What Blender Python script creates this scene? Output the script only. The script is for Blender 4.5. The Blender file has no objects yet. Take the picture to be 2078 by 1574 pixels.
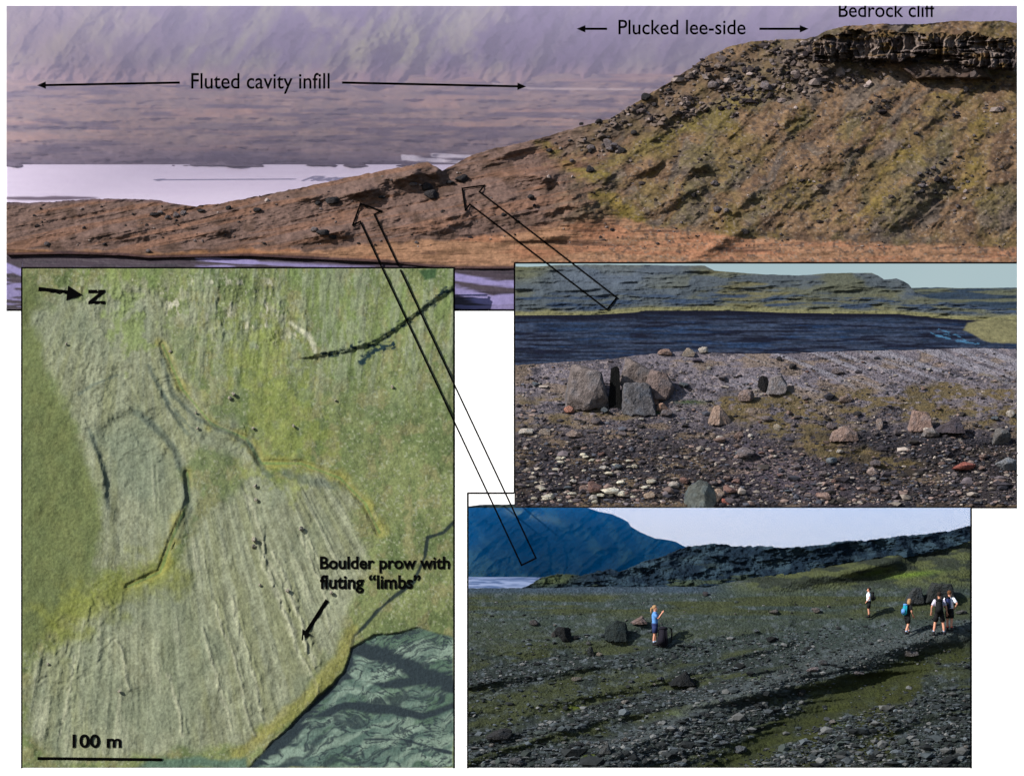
import bpy, bmesh, math, random
import numpy as np
from mathutils import Vector, Matrix, Euler

# ------------------------------------------------------------------ camera, world, sun, exposure
S = 0.02                       # metres per source pixel on the y = 0 plane
D = 120.0                      # camera distance from that plane
CX, CY = 1039.0, 787.0
C = bpy.data.collections.new("scene"); bpy.context.scene.collection.children.link(C)
scn = bpy.context.scene
cd = bpy.data.cameras.new("camera"); cam = bpy.data.objects.new("camera", cd); C.objects.link(cam)
cam.location = (0, -D, 0); cam.rotation_euler = (math.radians(90), 0, 0)
cd.lens = 36 * D / (2078 * S); cd.sensor_width = 36; cd.clip_end = 2000; cd.clip_start = 1
scn.camera = cam
SUN = Vector((-0.70, -0.42, 0.58)).normalized()
w = bpy.data.worlds.new("World"); scn.world = w; w.use_nodes = True
nt = w.node_tree; bg = nt.nodes['Background']
sk = nt.nodes.new('ShaderNodeTexSky'); sk.sky_type = 'NISHITA'; sk.sun_disc = False
sk.sun_elevation = math.asin(SUN.z); sk.sun_rotation = math.atan2(SUN.x, SUN.y)
nt.links.new(sk.outputs[0], bg.inputs[0]); bg.inputs[1].default_value = 0.08
ld = bpy.data.lights.new("sun", 'SUN'); ld.energy = 4.2; ld.angle = math.radians(0.5); ld.color = (1, .96, .9)
sun = bpy.data.objects.new("sun", ld); C.objects.link(sun); sun.location = (-40, -40, 40)
sun.rotation_euler = SUN.to_track_quat('Z', 'Y').to_euler()
vs = scn.view_settings; vs.view_transform = 'Standard'; vs.look = 'None'; vs.gamma = 1
EXPO = 1.0
vs.exposure = EXPO

rng = random.Random(7); nr = np.random.RandomState(11)

# ------------------------------------------------------------------ helpers
def at(px, py, y=0.0):
    """a point of the picture wall: px, py in source pixels, y = depth in the same unit"""
    k = (D + y * S) / D
    return Vector(((px - CX) * S * k, y * S, (CY - py) * S * k))
def kk(y): return (D + y * S) / D
def lin(c, g=1.0):
    return tuple((((v/255)/12.92) if v/255 <= .04045 else ((v/255+.055)/1.055)**2.4) * g for v in c)
def L(c, g=1.0): return np.array(lin(c, g))

def _hash(ix, iy, s):
    n = (ix.astype(np.int64) * 374761393 + iy.astype(np.int64) * 668265263 + s * 1442695041) & 0x7fffffff
    n = ((n ^ (n >> 13)) * 1274126177) & 0x7fffffff
    n = (n ^ (n >> 16)) & 0xffffff
    return n / float(0xffffff)
def vn(x, y, s=0):
    ix = np.floor(x); iy = np.floor(y); fx = x - ix; fy = y - iy
    fx = fx*fx*fx*(fx*(fx*6-15)+10); fy = fy*fy*fy*(fy*(fy*6-15)+10)
    a = _hash(ix, iy, s); b = _hash(ix+1, iy, s); c = _hash(ix, iy+1, s); d = _hash(ix+1, iy+1, s)
    return (a*(1-fx)+b*fx)*(1-fy) + (c*(1-fx)+d*fx)*fy
def fbm(x, y, o=4, s=0, g=.5):
    t = 0; a = 1; n = 0
    for i in range(o):
        t = t + a*vn(x*2**i + 17.3*i, y*2**i - 9.1*i, s+i); n += a; a *= g
    return t/n                                       # 0..1
def ridge(x, y, o=4, s=0):
    t = 0; a = 1; n = 0
    for i in range(o):
        t = t + a*(1-abs(2*vn(x*2**i+5*i, y*2**i+3*i, s+i)-1)); n += a; a *= .5
    return t/n
def worley(x, y, s=0):
    ix = np.floor(x); iy = np.floor(y); best = np.full(x.shape, 9.); sec = np.full(x.shape, 9.); idv = np.zeros(x.shape)
    for dx in (-1, 0, 1):
        for dy in (-1, 0, 1):
            cx = ix+dx; cy = iy+dy
            qx = cx + _hash(cx, cy, s); qy = cy + _hash(cx, cy, s+50)
            d = np.hypot(x-qx, y-qy); h = _hash(cx, cy, s+99)
            sec = np.where(d < best, best, np.minimum(sec, d)); idv = np.where(d < best, h, idv); best = np.minimum(best, d)
    return best, sec, idv
def sm(a, b, x):
    t = np.clip((x-a)/(b-a), 0, 1); return t*t*(3-2*t)
def mix(a, b, t):
    t = np.asarray(t)[..., None]; return a*(1-t) + b*t
def curve(pts):
    p = np.array(pts, float); return lambda x: np.interp(x, p[:, 0], p[:, 1])
def pdist(X, Y, pts):
    """distance to a polyline, and side (positive = right-hand / below)"""
    best = np.full(X.shape, 1e9); side = np.zeros(X.shape)
    for (x0, y0), (x1, y1) in zip(pts[:-1], pts[1:]):
        dx, dy = x1-x0, y1-y0; l = dx*dx+dy*dy
        t = np.clip(((X-x0)*dx+(Y-y0)*dy)/l, 0, 1)
        d = np.hypot(X-x0-t*dx, Y-y0-t*dy)
        c = (dx*(Y-y0)-dy*(X-x0))
        side = np.where(d < best, np.sign(c), side); best = np.minimum(best, d)
    return best, side
def poly(X, Y, pts, soft=12, warp=0, s=0):
    """soft-edged mask of a polygon with a ragged border"""
    if warp:
        wx = (fbm(X/40, Y/40, 4, s)-.5)*warp*2; wy = (fbm(X/40, Y/40, 4, s+31)-.5)*warp*2
        X = X+wx; Y = Y+wy
    ins = np.zeros(X.shape, bool); n = len(pts)
    for i in range(n):
        x0, y0 = pts[i]; x1, y1 = pts[(i+1) % n]
        if y0 == y1: continue
        c = ((y0 > Y) != (y1 > Y)) & (X < (x1-x0)*(Y-y0)/(y1-y0)+x0); ins ^= c
    d, _ = pdist(X, Y, list(pts)+[pts[0]])
    return sm(-soft, soft, np.where(ins, d, -d))
def bump(X, Y, cx, cy, rl, rr, rt, rb, ang=0):
    """asymmetric hump: separate radii left, right, top, bottom"""
    a = math.radians(ang); u = (X-cx)*math.cos(a)+(Y-cy)*math.sin(a); v = -(X-cx)*math.sin(a)+(Y-cy)*math.cos(a)
    return np.exp(-(u/np.where(u < 0, rl, rr))**2 - (v/np.where(v < 0, rt, rb))**2)

def tag(o, label=None, cat=None, group=None, kind=None):
    if label: o['label'] = label
    if cat: o['category'] = cat
    if group: o['group'] = group
    if kind: o['kind'] = kind
    return o

# ------------------------------------------------------------------ materials
def ground_mat(name, bumpscale=6.0, bumpd=.4, rough=.95, var=.35, spec=.1, fine=3.0):
    m = bpy.data.materials.new(name); m.use_nodes = True; n = m.node_tree.nodes; l = m.node_tree.links
    p = n['Principled BSDF']; p.inputs['Roughness'].default_value = rough; p.inputs['Specular IOR Level'].default_value = spec
    a = n.new('ShaderNodeAttribute'); a.attribute_name = 'Col'
    tc = n.new('ShaderNodeTexCoord')
    nz = n.new('ShaderNodeTexNoise'); nz.inputs['Scale'].default_value = fine; nz.inputs['Detail'].default_value = 8; nz.inputs['Roughness'].default_value = .75
    l.new(tc.outputs['Object'], nz.inputs['Vector'])
    mr = n.new('ShaderNodeMapRange'); mr.inputs[1].default_value = .3; mr.inputs[2].default_value = .7
    mr.inputs[3].default_value = 1-var; mr.inputs[4].default_value = 1+var; l.new(nz.outputs['Fac'], mr.inputs[0])
    vm = n.new('ShaderNodeVectorMath'); vm.operation = 'SCALE'; l.new(a.outputs['Color'], vm.inputs[0]); l.new(mr.outputs[0], vm.inputs['Scale'])
    l.new(vm.outputs[0], p.inputs['Base Color'])
    n2 = n.new('ShaderNodeTexNoise'); n2.inputs['Scale'].default_value = bumpscale; n2.inputs['Detail'].default_value = 6
    l.new(tc.outputs['Object'], n2.inputs['Vector'])
    b = n.new('ShaderNodeBump'); b.inputs['Strength'].default_value = bumpd; b.inputs['Distance'].default_value = .1
    l.new(n2.outputs['Fac'], b.inputs['Height']); l.new(b.outputs[0], p.inputs['Normal'])
    return m
def plain_mat(name, col, rough=.8, var=.15, scale=20, spec=.2):
    m = bpy.data.materials.new(name); m.use_nodes = True; n = m.node_tree.nodes; l = m.node_tree.links
    p = n['Principled BSDF']; p.inputs['Roughness'].default_value = rough; p.inputs['Specular IOR Level'].default_value = spec
    tc = n.new('ShaderNodeTexCoord'); nz = n.new('ShaderNodeTexNoise'); nz.inputs['Scale'].default_value = scale; nz.inputs['Detail'].default_value = 4
    l.new(tc.outputs['Object'], nz.inputs['Vector'])
    r = n.new('ShaderNodeValToRGB'); r.color_ramp.elements[0].position = .3; r.color_ramp.elements[1].position = .7
    r.color_ramp.elements[0].color = (*[c*(1-var) for c in col], 1); r.color_ramp.elements[1].color = (*[min(1, c*(1+var)) for c in col], 1)
    l.new(nz.outputs['Fac'], r.inputs[0]); l.new(r.outputs[0], p.inputs['Base Color'])
    return m
def rock_mat():
    m = bpy.data.materials.new('rock'); m.use_nodes = True; n = m.node_tree.nodes; l = m.node_tree.links
    p = n['Principled BSDF']; p.inputs['Roughness'].default_value = .9; p.inputs['Specular IOR Level'].default_value = .15
    oi = n.new('ShaderNodeObjectInfo'); tc = n.new('ShaderNodeTexCoord')
    nz = n.new('ShaderNodeTexNoise'); nz.inputs['Scale'].default_value = 2.2; nz.inputs['Detail'].default_value = 9; nz.inputs['Roughness'].default_value = .7
    l.new(tc.outputs['Object'], nz.inputs['Vector'])
    mr = n.new('ShaderNodeMapRange'); mr.inputs[1].default_value = .32; mr.inputs[2].default_value = .68; mr.inputs[3].default_value = .45; mr.inputs[4].default_value = 1.45
    l.new(nz.outputs['Fac'], mr.inputs[0])
    vm = n.new('ShaderNodeVectorMath'); vm.operation = 'SCALE'; l.new(oi.outputs['Color'], vm.inputs[0]); l.new(mr.outputs[0], vm.inputs['Scale'])
    n3 = n.new('ShaderNodeTexNoise'); n3.inputs['Scale'].default_value = 1.3; n3.inputs['Detail'].default_value = 5; l.new(tc.outputs['Object'], n3.inputs['Vector'])
    m3 = n.new('ShaderNodeMapRange'); m3.inputs[1].default_value = .48; m3.inputs[2].default_value = .62; m3.inputs[4].default_value = .55; l.new(n3.outputs['Fac'], m3.inputs[0])
    vt = n.new('ShaderNodeVectorMath'); vt.operation = 'MULTIPLY'; l.new(vm.outputs[0], vt.inputs[0]); vt.inputs[1].default_value = (.62, .8, 1.0)
    mx = n.new('ShaderNodeMix'); mx.data_type = 'RGBA'; l.new(m3.outputs[0], mx.inputs[0]); l.new(vm.outputs[0], mx.inputs[6]); l.new(vt.outputs[0], mx.inputs[7])
    l.new(mx.outputs[2], p.inputs['Base Color'])
    n2 = n.new('ShaderNodeTexNoise'); n2.inputs['Scale'].default_value = 5; n2.inputs['Detail'].default_value = 9; n2.inputs['Roughness'].default_value = .65; l.new(tc.outputs['Object'], n2.inputs['Vector'])
    b = n.new('ShaderNodeBump'); b.inputs['Strength'].default_value = .8; b.inputs['Distance'].default_value = .25
    l.new(n2.outputs['Fac'], b.inputs['Height']); l.new(b.outputs[0], p.inputs['Normal'])
    return m
def emit_mat(name, c0, c1, strength, scale=.05):
    m = bpy.data.materials.new(name); m.use_nodes = True; n = m.node_tree.nodes; l = m.node_tree.links
    n.remove(n['Principled BSDF']); e = n.new('ShaderNodeEmission'); e.inputs[1].default_value = strength
    tc = n.new('ShaderNodeTexCoord'); nz = n.new('ShaderNodeTexNoise'); nz.inputs['Scale'].default_value = scale; nz.inputs['Detail'].default_value = 2
    l.new(tc.outputs['Object'], nz.inputs['Vector'])
    r = n.new('ShaderNodeValToRGB'); r.color_ramp.elements[0].position = .35; r.color_ramp.elements[1].position = .65
    r.color_ramp.elements[0].color = (*lin(c0), 1); r.color_ramp.elements[1].color = (*lin(c1), 1)
    l.new(nz.outputs['Fac'], r.inputs[0]); l.new(r.outputs[0], e.inputs[0]); l.new(e.outputs[0], n['Material Output'].inputs[0])
    return m
ROCK = rock_mat()
INK = plain_mat('black_lettering', (.0015, .0015, .0015), .9, .1, spec=0)

# ------------------------------------------------------------------ sheets of terrain
class Sheet: pass
def mesh_from(name, co, quads, col=None, mat=None, smooth=True):
    me = bpy.data.meshes.new(name); nv = len(co); nf = len(quads); k = quads.shape[1]
    me.vertices.add(nv); me.vertices.foreach_set('co', co.astype(np.float32).ravel())
    me.loops.add(nf*k); me.loops.foreach_set('vertex_index', quads.astype(np.int32).ravel())
    me.polygons.add(nf); me.polygons.foreach_set('loop_start', np.arange(0, nf*k, k, dtype=np.int32))
    me.update(calc_edges=True); me.validate()
    me.polygons.foreach_set('use_smooth', np.full(len(me.polygons), smooth, bool))
    if col is not None:
        a = me.color_attributes.new('Col', 'FLOAT_COLOR', 'POINT')
        c4 = np.ones((nv, 4), np.float32); c4[:, :3] = np.clip(col, 0, 1); a.data.foreach_set('color', c4.ravel())
    if mat: me.materials.append(mat)
    return me
def sheet(name, x0, x1, top, bot, nx, ny, depth, color, mat, rag=0, rags=14, thick=14, kind='structure', seed=0, pw=1.0):
    """terrain between two outlines; depth(X,Y) says how far back it lies, relief included; closed by a skirt"""
    xs = np.linspace(x0, x1, nx); v = np.linspace(0, 1, ny)**pw
    T = top(xs) + ((fbm(xs/rags, xs*0+3.3, 4, seed)-.5)*2*rag if rag else 0); B = bot(xs)
    X = np.repeat(xs[None, :], ny, 0); Y = T[None, :] + v[:, None]*(B-T)[None, :]
    Z = depth(X, Y); c = color(X, Y)
    k = (D + Z*S)/D
    co = np.stack([(X-CX)*S*k, Z*S, (CY-Y)*S*k], -1).reshape(-1, 3)
    idx = np.arange(nx*ny).reshape(ny, nx)
    q = np.stack([idx[:-1, :-1], idx[1:, :-1], idx[1:, 1:], idx[:-1, 1:]], -1).reshape(-1, 4)
    # skirt, so that the sheet is a solid slab from the side too
    loop = np.concatenate([idx[0, :], idx[1:, -1], idx[-1, -2::-1], idx[-2:0:-1, 0]])
    back = co[loop].copy(); back[:, 1] += thick*S
    n0 = len(co); m = len(loop); co2 = np.vstack([co, back]); cc = c.reshape(-1, 3); cc = np.vstack([cc, cc[loop]])
    i = np.arange(m); j = (i+1) % m
    q2 = np.stack([loop[i], loop[j], n0+j, n0+i], -1)
    me = mesh_from(name, co2, np.vstack([q, q2]), cc, mat)
    o = bpy.data.objects.new(name, me); C.objects.link(o)
    if kind: o['kind'] = kind
    s = Sheet(); s.o = o; s.depth = depth; s.top = top; s.bot = bot; s.x0 = x0; s.x1 = x1; s.Z = Z; s.T = T; s.B = B
    return s
def dep(s, px, py):
    return float(near(s, px, py, 0))
def near(s, px, py, rad=2):
    """depth of a sheet at a point; with rad, the nearest depth in a small window"""
    ny, nx = s.Z.shape; u = min(max((px-s.x0)/(s.x1-s.x0)*(nx-1), 0), nx-1.001); i = int(u); f = u-i
    if rad:
        i = int(round(u)); v = int(round(min(max((py-s.T[i])/(s.B[i]-s.T[i]), 0), 1)*(ny-1)))
        return float(s.Z[max(v-rad, 0):v+rad+1, max(i-rad, 0):i+rad+1].min())
    T = s.T[i]*(1-f)+s.T[i+1]*f; B = s.B[i]*(1-f)+s.B[i+1]*f
    v = min(max((py-T)/(B-T), 0), 1)*(ny-1.001); j = int(v); g = v-j; Z = s.Z
    return (Z[j, i]*(1-f)+Z[j, i+1]*f)*(1-g)+(Z[j+1, i]*(1-f)+Z[j+1, i+1]*f)*g

# ------------------------------------------------------------------ rocks
def ico(sub):
    bm = bmesh.new(); bmesh.ops.create_icosphere(bm, subdivisions=sub, radius=1)
    v = np.array([x.co[:] for x in bm.verts]); f = np.array([[q.index for q in p.verts] for p in bm.faces]); bm.free(); return v, f
IV4, IF4 = ico(4); IV3, IF3 = ico(3); IV1, IF1 = ico(1); IV2, IF2 = ico(2)
def rock_shape(V, seed, planes=9, rough=.05, lo=.62, ex=None):
    r = np.random.RandomState(seed); n = r.normal(size=(planes, 3)); n /= np.linalg.norm(n, axis=1)[:, None]
    n[0] = (0, 0, -1)
    o = r.uniform(lo, .98, planes)
    if ex is not None:
        e = np.array(ex, float); n = e[:, :3]/np.linalg.norm(e[:, :3], axis=1)[:, None]; o = e[:, 3]
    d = V @ n.T
    rad = np.min(np.where(d > .05, o[None, :]/np.maximum(d, .05), 9), axis=1); rad = np.minimum(rad, 1.25 if ex is None else 1.6)
    ns = fbm(V[:, 0]*2.2+seed, V[:, 1]*2.2+V[:, 2]*1.7, 4, seed)-.5
    n2 = fbm(V[:, 2]*6+seed, V[:, 0]*6-V[:, 1]*5, 3, seed+5)-.5
    return V*(rad*(1+ns*rough*4+n2*rough*1.6))[:, None]
PROTO = [mesh_from('boulder', (lambda P: P/ np.abs(P).max(0))(rock_shape(IV3, s, rng.choice((7, 9, 12)))), IF3, None, ROCK, False) for s in range(14)]
def rock(name, label, cat, group, s, px, py, wd, h, col, proto=None, rot=None, dy=0, dp=.8, sink=.12, tilt=0, mesh=None, glob=False):
    """a rock whose foot stands at px, py on sheet s; wd, h in source pixels"""
    y = dep(s, px, min(max(py, 0), 2000)) + dy if s is not None else dy
    me = mesh or PROTO[rng.randrange(len(PROTO)) if proto is None else proto]
    o = bpy.data.objects.new(name, me); C.objects.link(o); k = kk(y)*S
    r = rng.uniform(0, 6.28) if rot is None else rot
    o.rotation_euler = (0, math.radians(tilt), r) if not glob else (0, math.radians(tilt), 0)
    o.scale = (wd/2*k, wd/2*k*dp if glob else wd/2*k, h/2*k)
    p = at(px, py, y); p.z += (h/2)*(1-sink*2)*k; o.location = p; o.color = (*col, 1)
    tag(o, label, cat, group); return o

def gravel(name, label, s, n, region, size, cols, seed, flat=.55, cat='gravel', dens=None, bias=1.0):
    """a spread of small stones, one object"""
    r = np.random.RandomState(seed); out = []; oc = []; of = []; off = 0
    shapes = [rock_shape(IV1, 100+i, 5, .12, .35) for i in range(16)]
    x0, x1, y0, y1 = region; got = 0; PX = []; PY = []
    while got < n:
        a = r.uniform(x0, x1, n); b = y0+(y1-y0)*r.uniform(0, 1, n)**bias
        ok = (b > s.top(a)+1) & (b < s.bot(a)-1)
        if dens is not None: ok &= r.uniform(0, 1, n) < dens(a, b)
        PX.append(a[ok]); PY.append(b[ok]); got += ok.sum()
    PX = np.concatenate(PX)[:n]; PY = np.concatenate(PY)[:n]
    Y = np.array([dep(s, p, q) for p, q in zip(PX, PY)])
    for i in range(n):
        V = shapes[r.randint(16)]; a = r.uniform(0, 6.28); sz = size(PX[i], PY[i])*np.exp(r.normal()*.62); k = kk(Y[i])*S
        sc = sz/2*k*np.array([r.uniform(.8, 1.4), r.uniform(.6, 1), flat*r.uniform(.7, 1.3)])
        ca, sa = math.cos(a), math.sin(a); R = np.array([[ca, -sa, 0], [sa, ca, 0], [0, 0, 1]])
        P = (V@R.T)*sc + np.array(at(PX[i], PY[i], Y[i])) + np.array([0, 0, sc[2]*.4])
        out.append(P); of.append(IF1+off); off += len(V)
        c = cols[r.randint(len(cols))]*r.uniform(.6, 1.35); oc.append(np.repeat(c[None, :], len(V), 0))
    me = mesh_from(name, np.vstack(out), np.vstack(of), np.vstack(oc), GRAVM, False)
    o = bpy.data.objects.new(name, me); C.objects.link(o); tag(o, label, cat, None, 'stuff'); return o
GRAVM = ground_mat('stone_chips', 8, .3, .9, .25)

# ================================================================== PAGE
me = bpy.data.meshes.new('white_page')
bm = bmesh.new(); bmesh.ops.create_cube(bm, size=1)
bmesh.ops.scale(bm, verts=bm.verts, vec=(230, .4, 150)); bm.to_mesh(me); bm.free()
me.materials.append(plain_mat('white_paper', (.93, .93, .93), .95, .01, 1, spec=0))
page = bpy.data.objects.new('white_page', me); C.objects.link(page); page.location = (20, 75, 0)
tag(page, 'plain white page far behind all four pictures and their lettering', 'page')

# ================================================================== MAIN PICTURE (top)
GM = .50       # surface albedo that renders as the same value on a slope turned to the sun
hill_top = curve([(13,411),(60,412),(195,403),(310,405),(360,414),(400,418),(450,412),(500,403),(560,391),(620,379),(700,362),(750,352),(800,342),(850,332),(868,329),(880,336),(897,346),(920,334),(950,318),(1000,302),(1050,291),(1100,280),(1150,265),(1200,251),(1240,240),(1280,215),(1320,190),(1350,172),(1400,140),(1440,112),(1480,95),(1520,86),(1560,82),(1600,80),(1640,79),(1656,74),(1672,64),(1700,56),(1740,51),(1800,49),(1860,50),(1900,46),(1950,42),(2000,44),(2040,42),(2064,48)])
hill_bot = curve([(13,517),(140,515),(260,519),(300,523),(450,520),(500,519),(600,524),(780,532),(860,540),(921,545),(1044,545),(1045,536),(2064,536)])
foot = curve([(13,505),(300,512),(500,505),(640,508),(760,492),(900,487),(1000,478),(1100,462),(1180,448),(1240,440),(1300,452),(1400,470),(1500,478),(1700,490),(2064,500)])
cl_top = curve([(1655,84),(1672,72),(1700,64),(1760,62),(1850,60),(1900,66),(1980,70),(2064,80)])
cl_bot = curve([(1655,122),(1700,121),(1760,118),(1790,123),(1850,112),(1900,116),(1960,128),(2000,136),(2064,140)])
MH = [  # humps of the hill: cx cy left right top bottom angle height
 (830,352,95,38,16,26,-20,26),(800,372,40,30,10,16,-10,-6),(742,384,60,18,9,12,-10,16),(640,398,60,30,8,10,-12,8),(885,346,30,18,14,22,0,14),
 (1110,356,70,30,9,18,4,22),(1040,306,60,70,9,12,-25,9),(1150,372,60,34,14,26,8,12),(1090,415,160,120,26,50,4,15),(900,440,150,60,20,40,-6,14),
 (1180,405,60,46,20,46,20,16),(1130,478,70,32,5,9,-4,9),(690,470,90,22,8,16,-6,13),(450,465,80,20,6,12,-10,10),(250,470,90,40,8,14,-6,8),
 (1330,330,50,16,10,14,-25,16),(1430,335,60,18,5,14,-5,14),(1400,385,90,30,8,16,-28,14),(1220,360,40,24,12,18,0,10),(1510,400,90,40,10,20,-30,10),(1500,470,120,40,8,14,-28,9),
 (1700,300,160,70,20,60,-25,14),(1850,380,120,60,25,60,-35,14),(1600,230,90,40,14,30,-35,12),(1760,210,120,40,14,30,-20,10)]
def hill_depth(X, Y):
    y = (545-Y)*.7
    y = y - (bump(X, Y, 1750, 330, 420, 500, 220, 150)*30)
    up = sm(-2, 26, foot(X)-Y)                       # 1 on the slopes, 0 on the flats
    for cx, cy, rl, rr, rt, rb, an, h in MH: y = y - bump(X, Y, cx, cy, rl, rr, rt, rb, an)*h*1.9*(.7+.6*fbm(X/22, Y/16, 3, 61))
    right = sm(1050, 1400, X)
    u = X*.72-Y*.69; v = X*.69+Y*.72                  # along and across the gullies of the right slope
    y = y - up*right*(ridge(u/260, v/60, 4, 3)-.5)*24 - up*right*(fbm(X/26, Y/18, 4, 8)-.5)*11
    y = y - up*(1-right)*(ridge(X/190+Y/90, (Y+X*.2)/22, 4, 13)-.5)*11 - up*(fbm(X/16, Y/10, 4, 5)-.5)*9
    y = y - (1-up)*(fbm(X/50, Y/8, 5, 21)-.5)*7
    talus = poly(X, Y, [(1270,225),(1440,105),(1640,80),(1665,120),(1900,150),(1780,165),(1500,200),(1350,260),(1180,300),(1120,320)], 14, 16, 3)
    b, s2, i = worley(X/15, Y/10, 4)
    tm = sm(.42, .6, fbm(X/34, Y/22, 4, 71)); y = y - talus*tm*(i*i*17*sm(.05, .3, s2-b))
    led = poly(X, Y, [(1830,140),(1880,130),(1990,132),(2010,160),(1940,158),(1860,162)], 3, 5, 7)
    y = y - led*(30+14*vn(X/14, Y/14, 3))
    return y
def hill_color(X, Y):
    brown = L((122,98,76), GM); dkb = L((84,66,56), GM); olive = L((104,94,52), GM); flats = L((158,120,94), GM); mauve = L((116,94,86), GM); yel = L((122,106,46), GM)
    right = sm(1080, 1300, X)
    n = fbm(X/70, Y/50, 5, 2); n2 = fbm(X/24, Y/16, 4, 9)
    wq = (fbm(X/70, Y/70, 4, 19)-.5)*90; u = X*.72-Y*.69; v = X*.69+Y*.72+wq; st = fbm(u/110, v/34, 5, 17)
    c = mix(mauve, brown, right); c = mix(c, dkb, sm(.5, .72, n2)*.7)
    c = mix(c, L((94,88,84), GM), sm(.54, .66, fbm(u/90, v/30, 5, 117))*right*.7)
    c = mix(c, olive, sm(.46, .64, n*.5+st*.5)*right*.5)
    c = mix(c, yel, sm(.58, .76, fbm(u/90, v/30, 6, 27))*right*.42)
    lo, _ = pdist(X, Y, [(1110,300),(1150,330),(1190,350),(1230,365),(1215,395),(1260,415),(1300,430),(1290,450),(1260,462)])
    c = mix(c, yel, sm(24, 0, lo+(n2-.5)*50)*.75)
    lo, _ = pdist(X, Y, [(1200,345),(1290,310),(1360,270),(1420,240),(1480,210),(1560,180),(1600,165)])
    c = mix(c, olive*1.15, sm(26, 4, lo+(n2-.5)*36)*.7)
    fl = sm(4, -6, foot(X)-Y+(n2-.5)*16)
    flc = mix(flats, L((158,112,86), GM), sm(.45, .7, fbm(X/120, Y/9, 5, 6))); flc = mix(flc, L((84,60,54), GM), sm(.64, .76, fbm(X/150, Y/7, 5, 16))*.7)
    flc = mix(flc, L((140,98,60), GM), sm(700, 400, X)*.6)
    flc = mix(flc, L((118,88,66), GM), sm(.55, .7, fbm(X/30, Y/9, 5, 221))*.6); c = mix(c, flc, fl)
    # lower left slope: rusty brown streaks
    c = mix(c, L((130,96,78), GM), (1-right)*sm(.5, .66, fbm(X/90+Y/30, (Y+X*.18)/12, 4, 33))*.7*(1-fl))
    c = c*(1+(fbm(X/5, Y/3.5, 3, 231)-.5)*(.5+.5*right))[..., None]; c = mix(c, L((70,62,60), GM), right*sm(.62, .72, fbm(X/11, Y/7, 4, 232))*.7); c = mix(c, L((138,124,112), GM), right*sm(.70, .76, fbm(X/5, Y/4, 3, 233))*.7)
    talus = poly(X, Y, [(1270,225),(1440,105),(1640,80),(1665,120),(1900,150),(1780,165),(1500,200),(1350,260),(1180,300),(1120,320)], 14, 16, 3)
    b, s2, i = worley(X/15, Y/10, 4)
    tm = sm(.42, .6, fbm(X/34, Y/22, 4, 71)); c = mix(c, L((104,88,72), GM), talus*.5); c = mix(c, L((118,104,98), GM), talus*tm*sm(.5, .6, i)*.8); c = mix(c, L((66,58,58), GM), talus*tm*sm(.3, .1, i)*.6)
    led = poly(X, Y, [(1830,140),(1880,130),(1990,132),(2010,160),(1940,158),(1860,162)], 3, 5, 7)
    c = mix(c, L((70,58,58), GM), led*.8)
    bank = sm(9, 2, abs(hill_bot(X)-Y))*(X < 1046)
    c = mix(c, L((62,46,52), GM), bank*.9)
    shore = sm(0, -8, Y-hill_top(X)-8)*sm(400, 300, X)
    c = mix(c, L((96,80,88), GM), shore*.8)
    return c
M_HILL = ground_mat('heath_slope', 5, .5, .95, .38, fine=2.2)
hill = sheet('hillside', 13, 2064, hill_top, hill_bot, 1180, 330, hill_depth, hill_color, M_HILL, rag=2.5, rags=12)

# bedrock cliff: vertical jointed faces standing on the brow
def cliff_depth(X, Y):
    b, s2, i = worley(X/26+(fbm(X/20,Y/20,2,1)-.5)*1.2, Y/46, 21); b3, s3, i3 = worley(X/11, Y/14, 23)
    y = (545-cl_bot(X))*.7 - 34 - bump(X, cl_bot(X), 1750, 330, 420, 500, 220, 150)*30 + (cl_bot(X)-Y)*.12
    xw = X/30 + (fbm(X/60, Y/30, 3, 27)-.5)*1.4; fr = xw-np.floor(xw); x2 = X/13+(fbm(X/20, Y/14, 3, 28)-.5)*1.6; f2 = x2-np.floor(x2)
    y = y - i*12 - 26*_hash(np.floor(xw), np.floor(xw)*0, 5) + np.where(fr < .86, fr/.86, (1-fr)/.14)*22 + np.where(f2 < .8, f2/.8, (1-f2)/.2)*8 - i3*5
    y = y - (fbm(X/8, Y/12, 3, 29)-.5)*12 - 30*sm(.42, .58, fbm(X/80, Y/13, 4, 30))
    return y + sm(16, 0, Y-cl_top(X))*16
def cliff_color(X, Y):
    b, s2, i = worley(X/26+(fbm(X/20,Y/20,2,1)-.5)*1.2, Y/46, 21)
    c = mix(L((84,74,72), GM), L((146,130,122), GM), sm(.45, .75, fbm(X/14, Y/22, 4, 12)))
    c = mix(c, L((46,38,42), GM), sm(.5, .75, fbm(X/50, Y/40, 3, 14))*.5); c = mix(c, L((112,88,58), GM), sm(.6, .68, fbm(X/60, Y/14, 4, 44))*.9)
    c = mix(c, L((104,84,60), GM), sm(16, 0, Y-cl_top(X)+(fbm(X/30, Y/8, 4, 3)-.5)*40)*.9)
    c = mix(c, L((108,86,50), GM), sm(.62, .7, fbm(X/40, Y/9, 3, 18))*.8)
    return c
cliff = sheet('cliff', 1652, 2064, lambda x: cl_top(x)+(fbm(x/34, x*0+7.5, 4, 67)-.5)*22*sm(1652, 1690, x), lambda x: cl_bot(x)+(fbm(x/26, x*0+1.5, 4, 66)-.5)*26, 420, 90, cliff_depth, cliff_color, ground_mat('jointed_rock', 7, .7, .9, .35), rag=4, rags=9, thick=30, seed=5)

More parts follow.
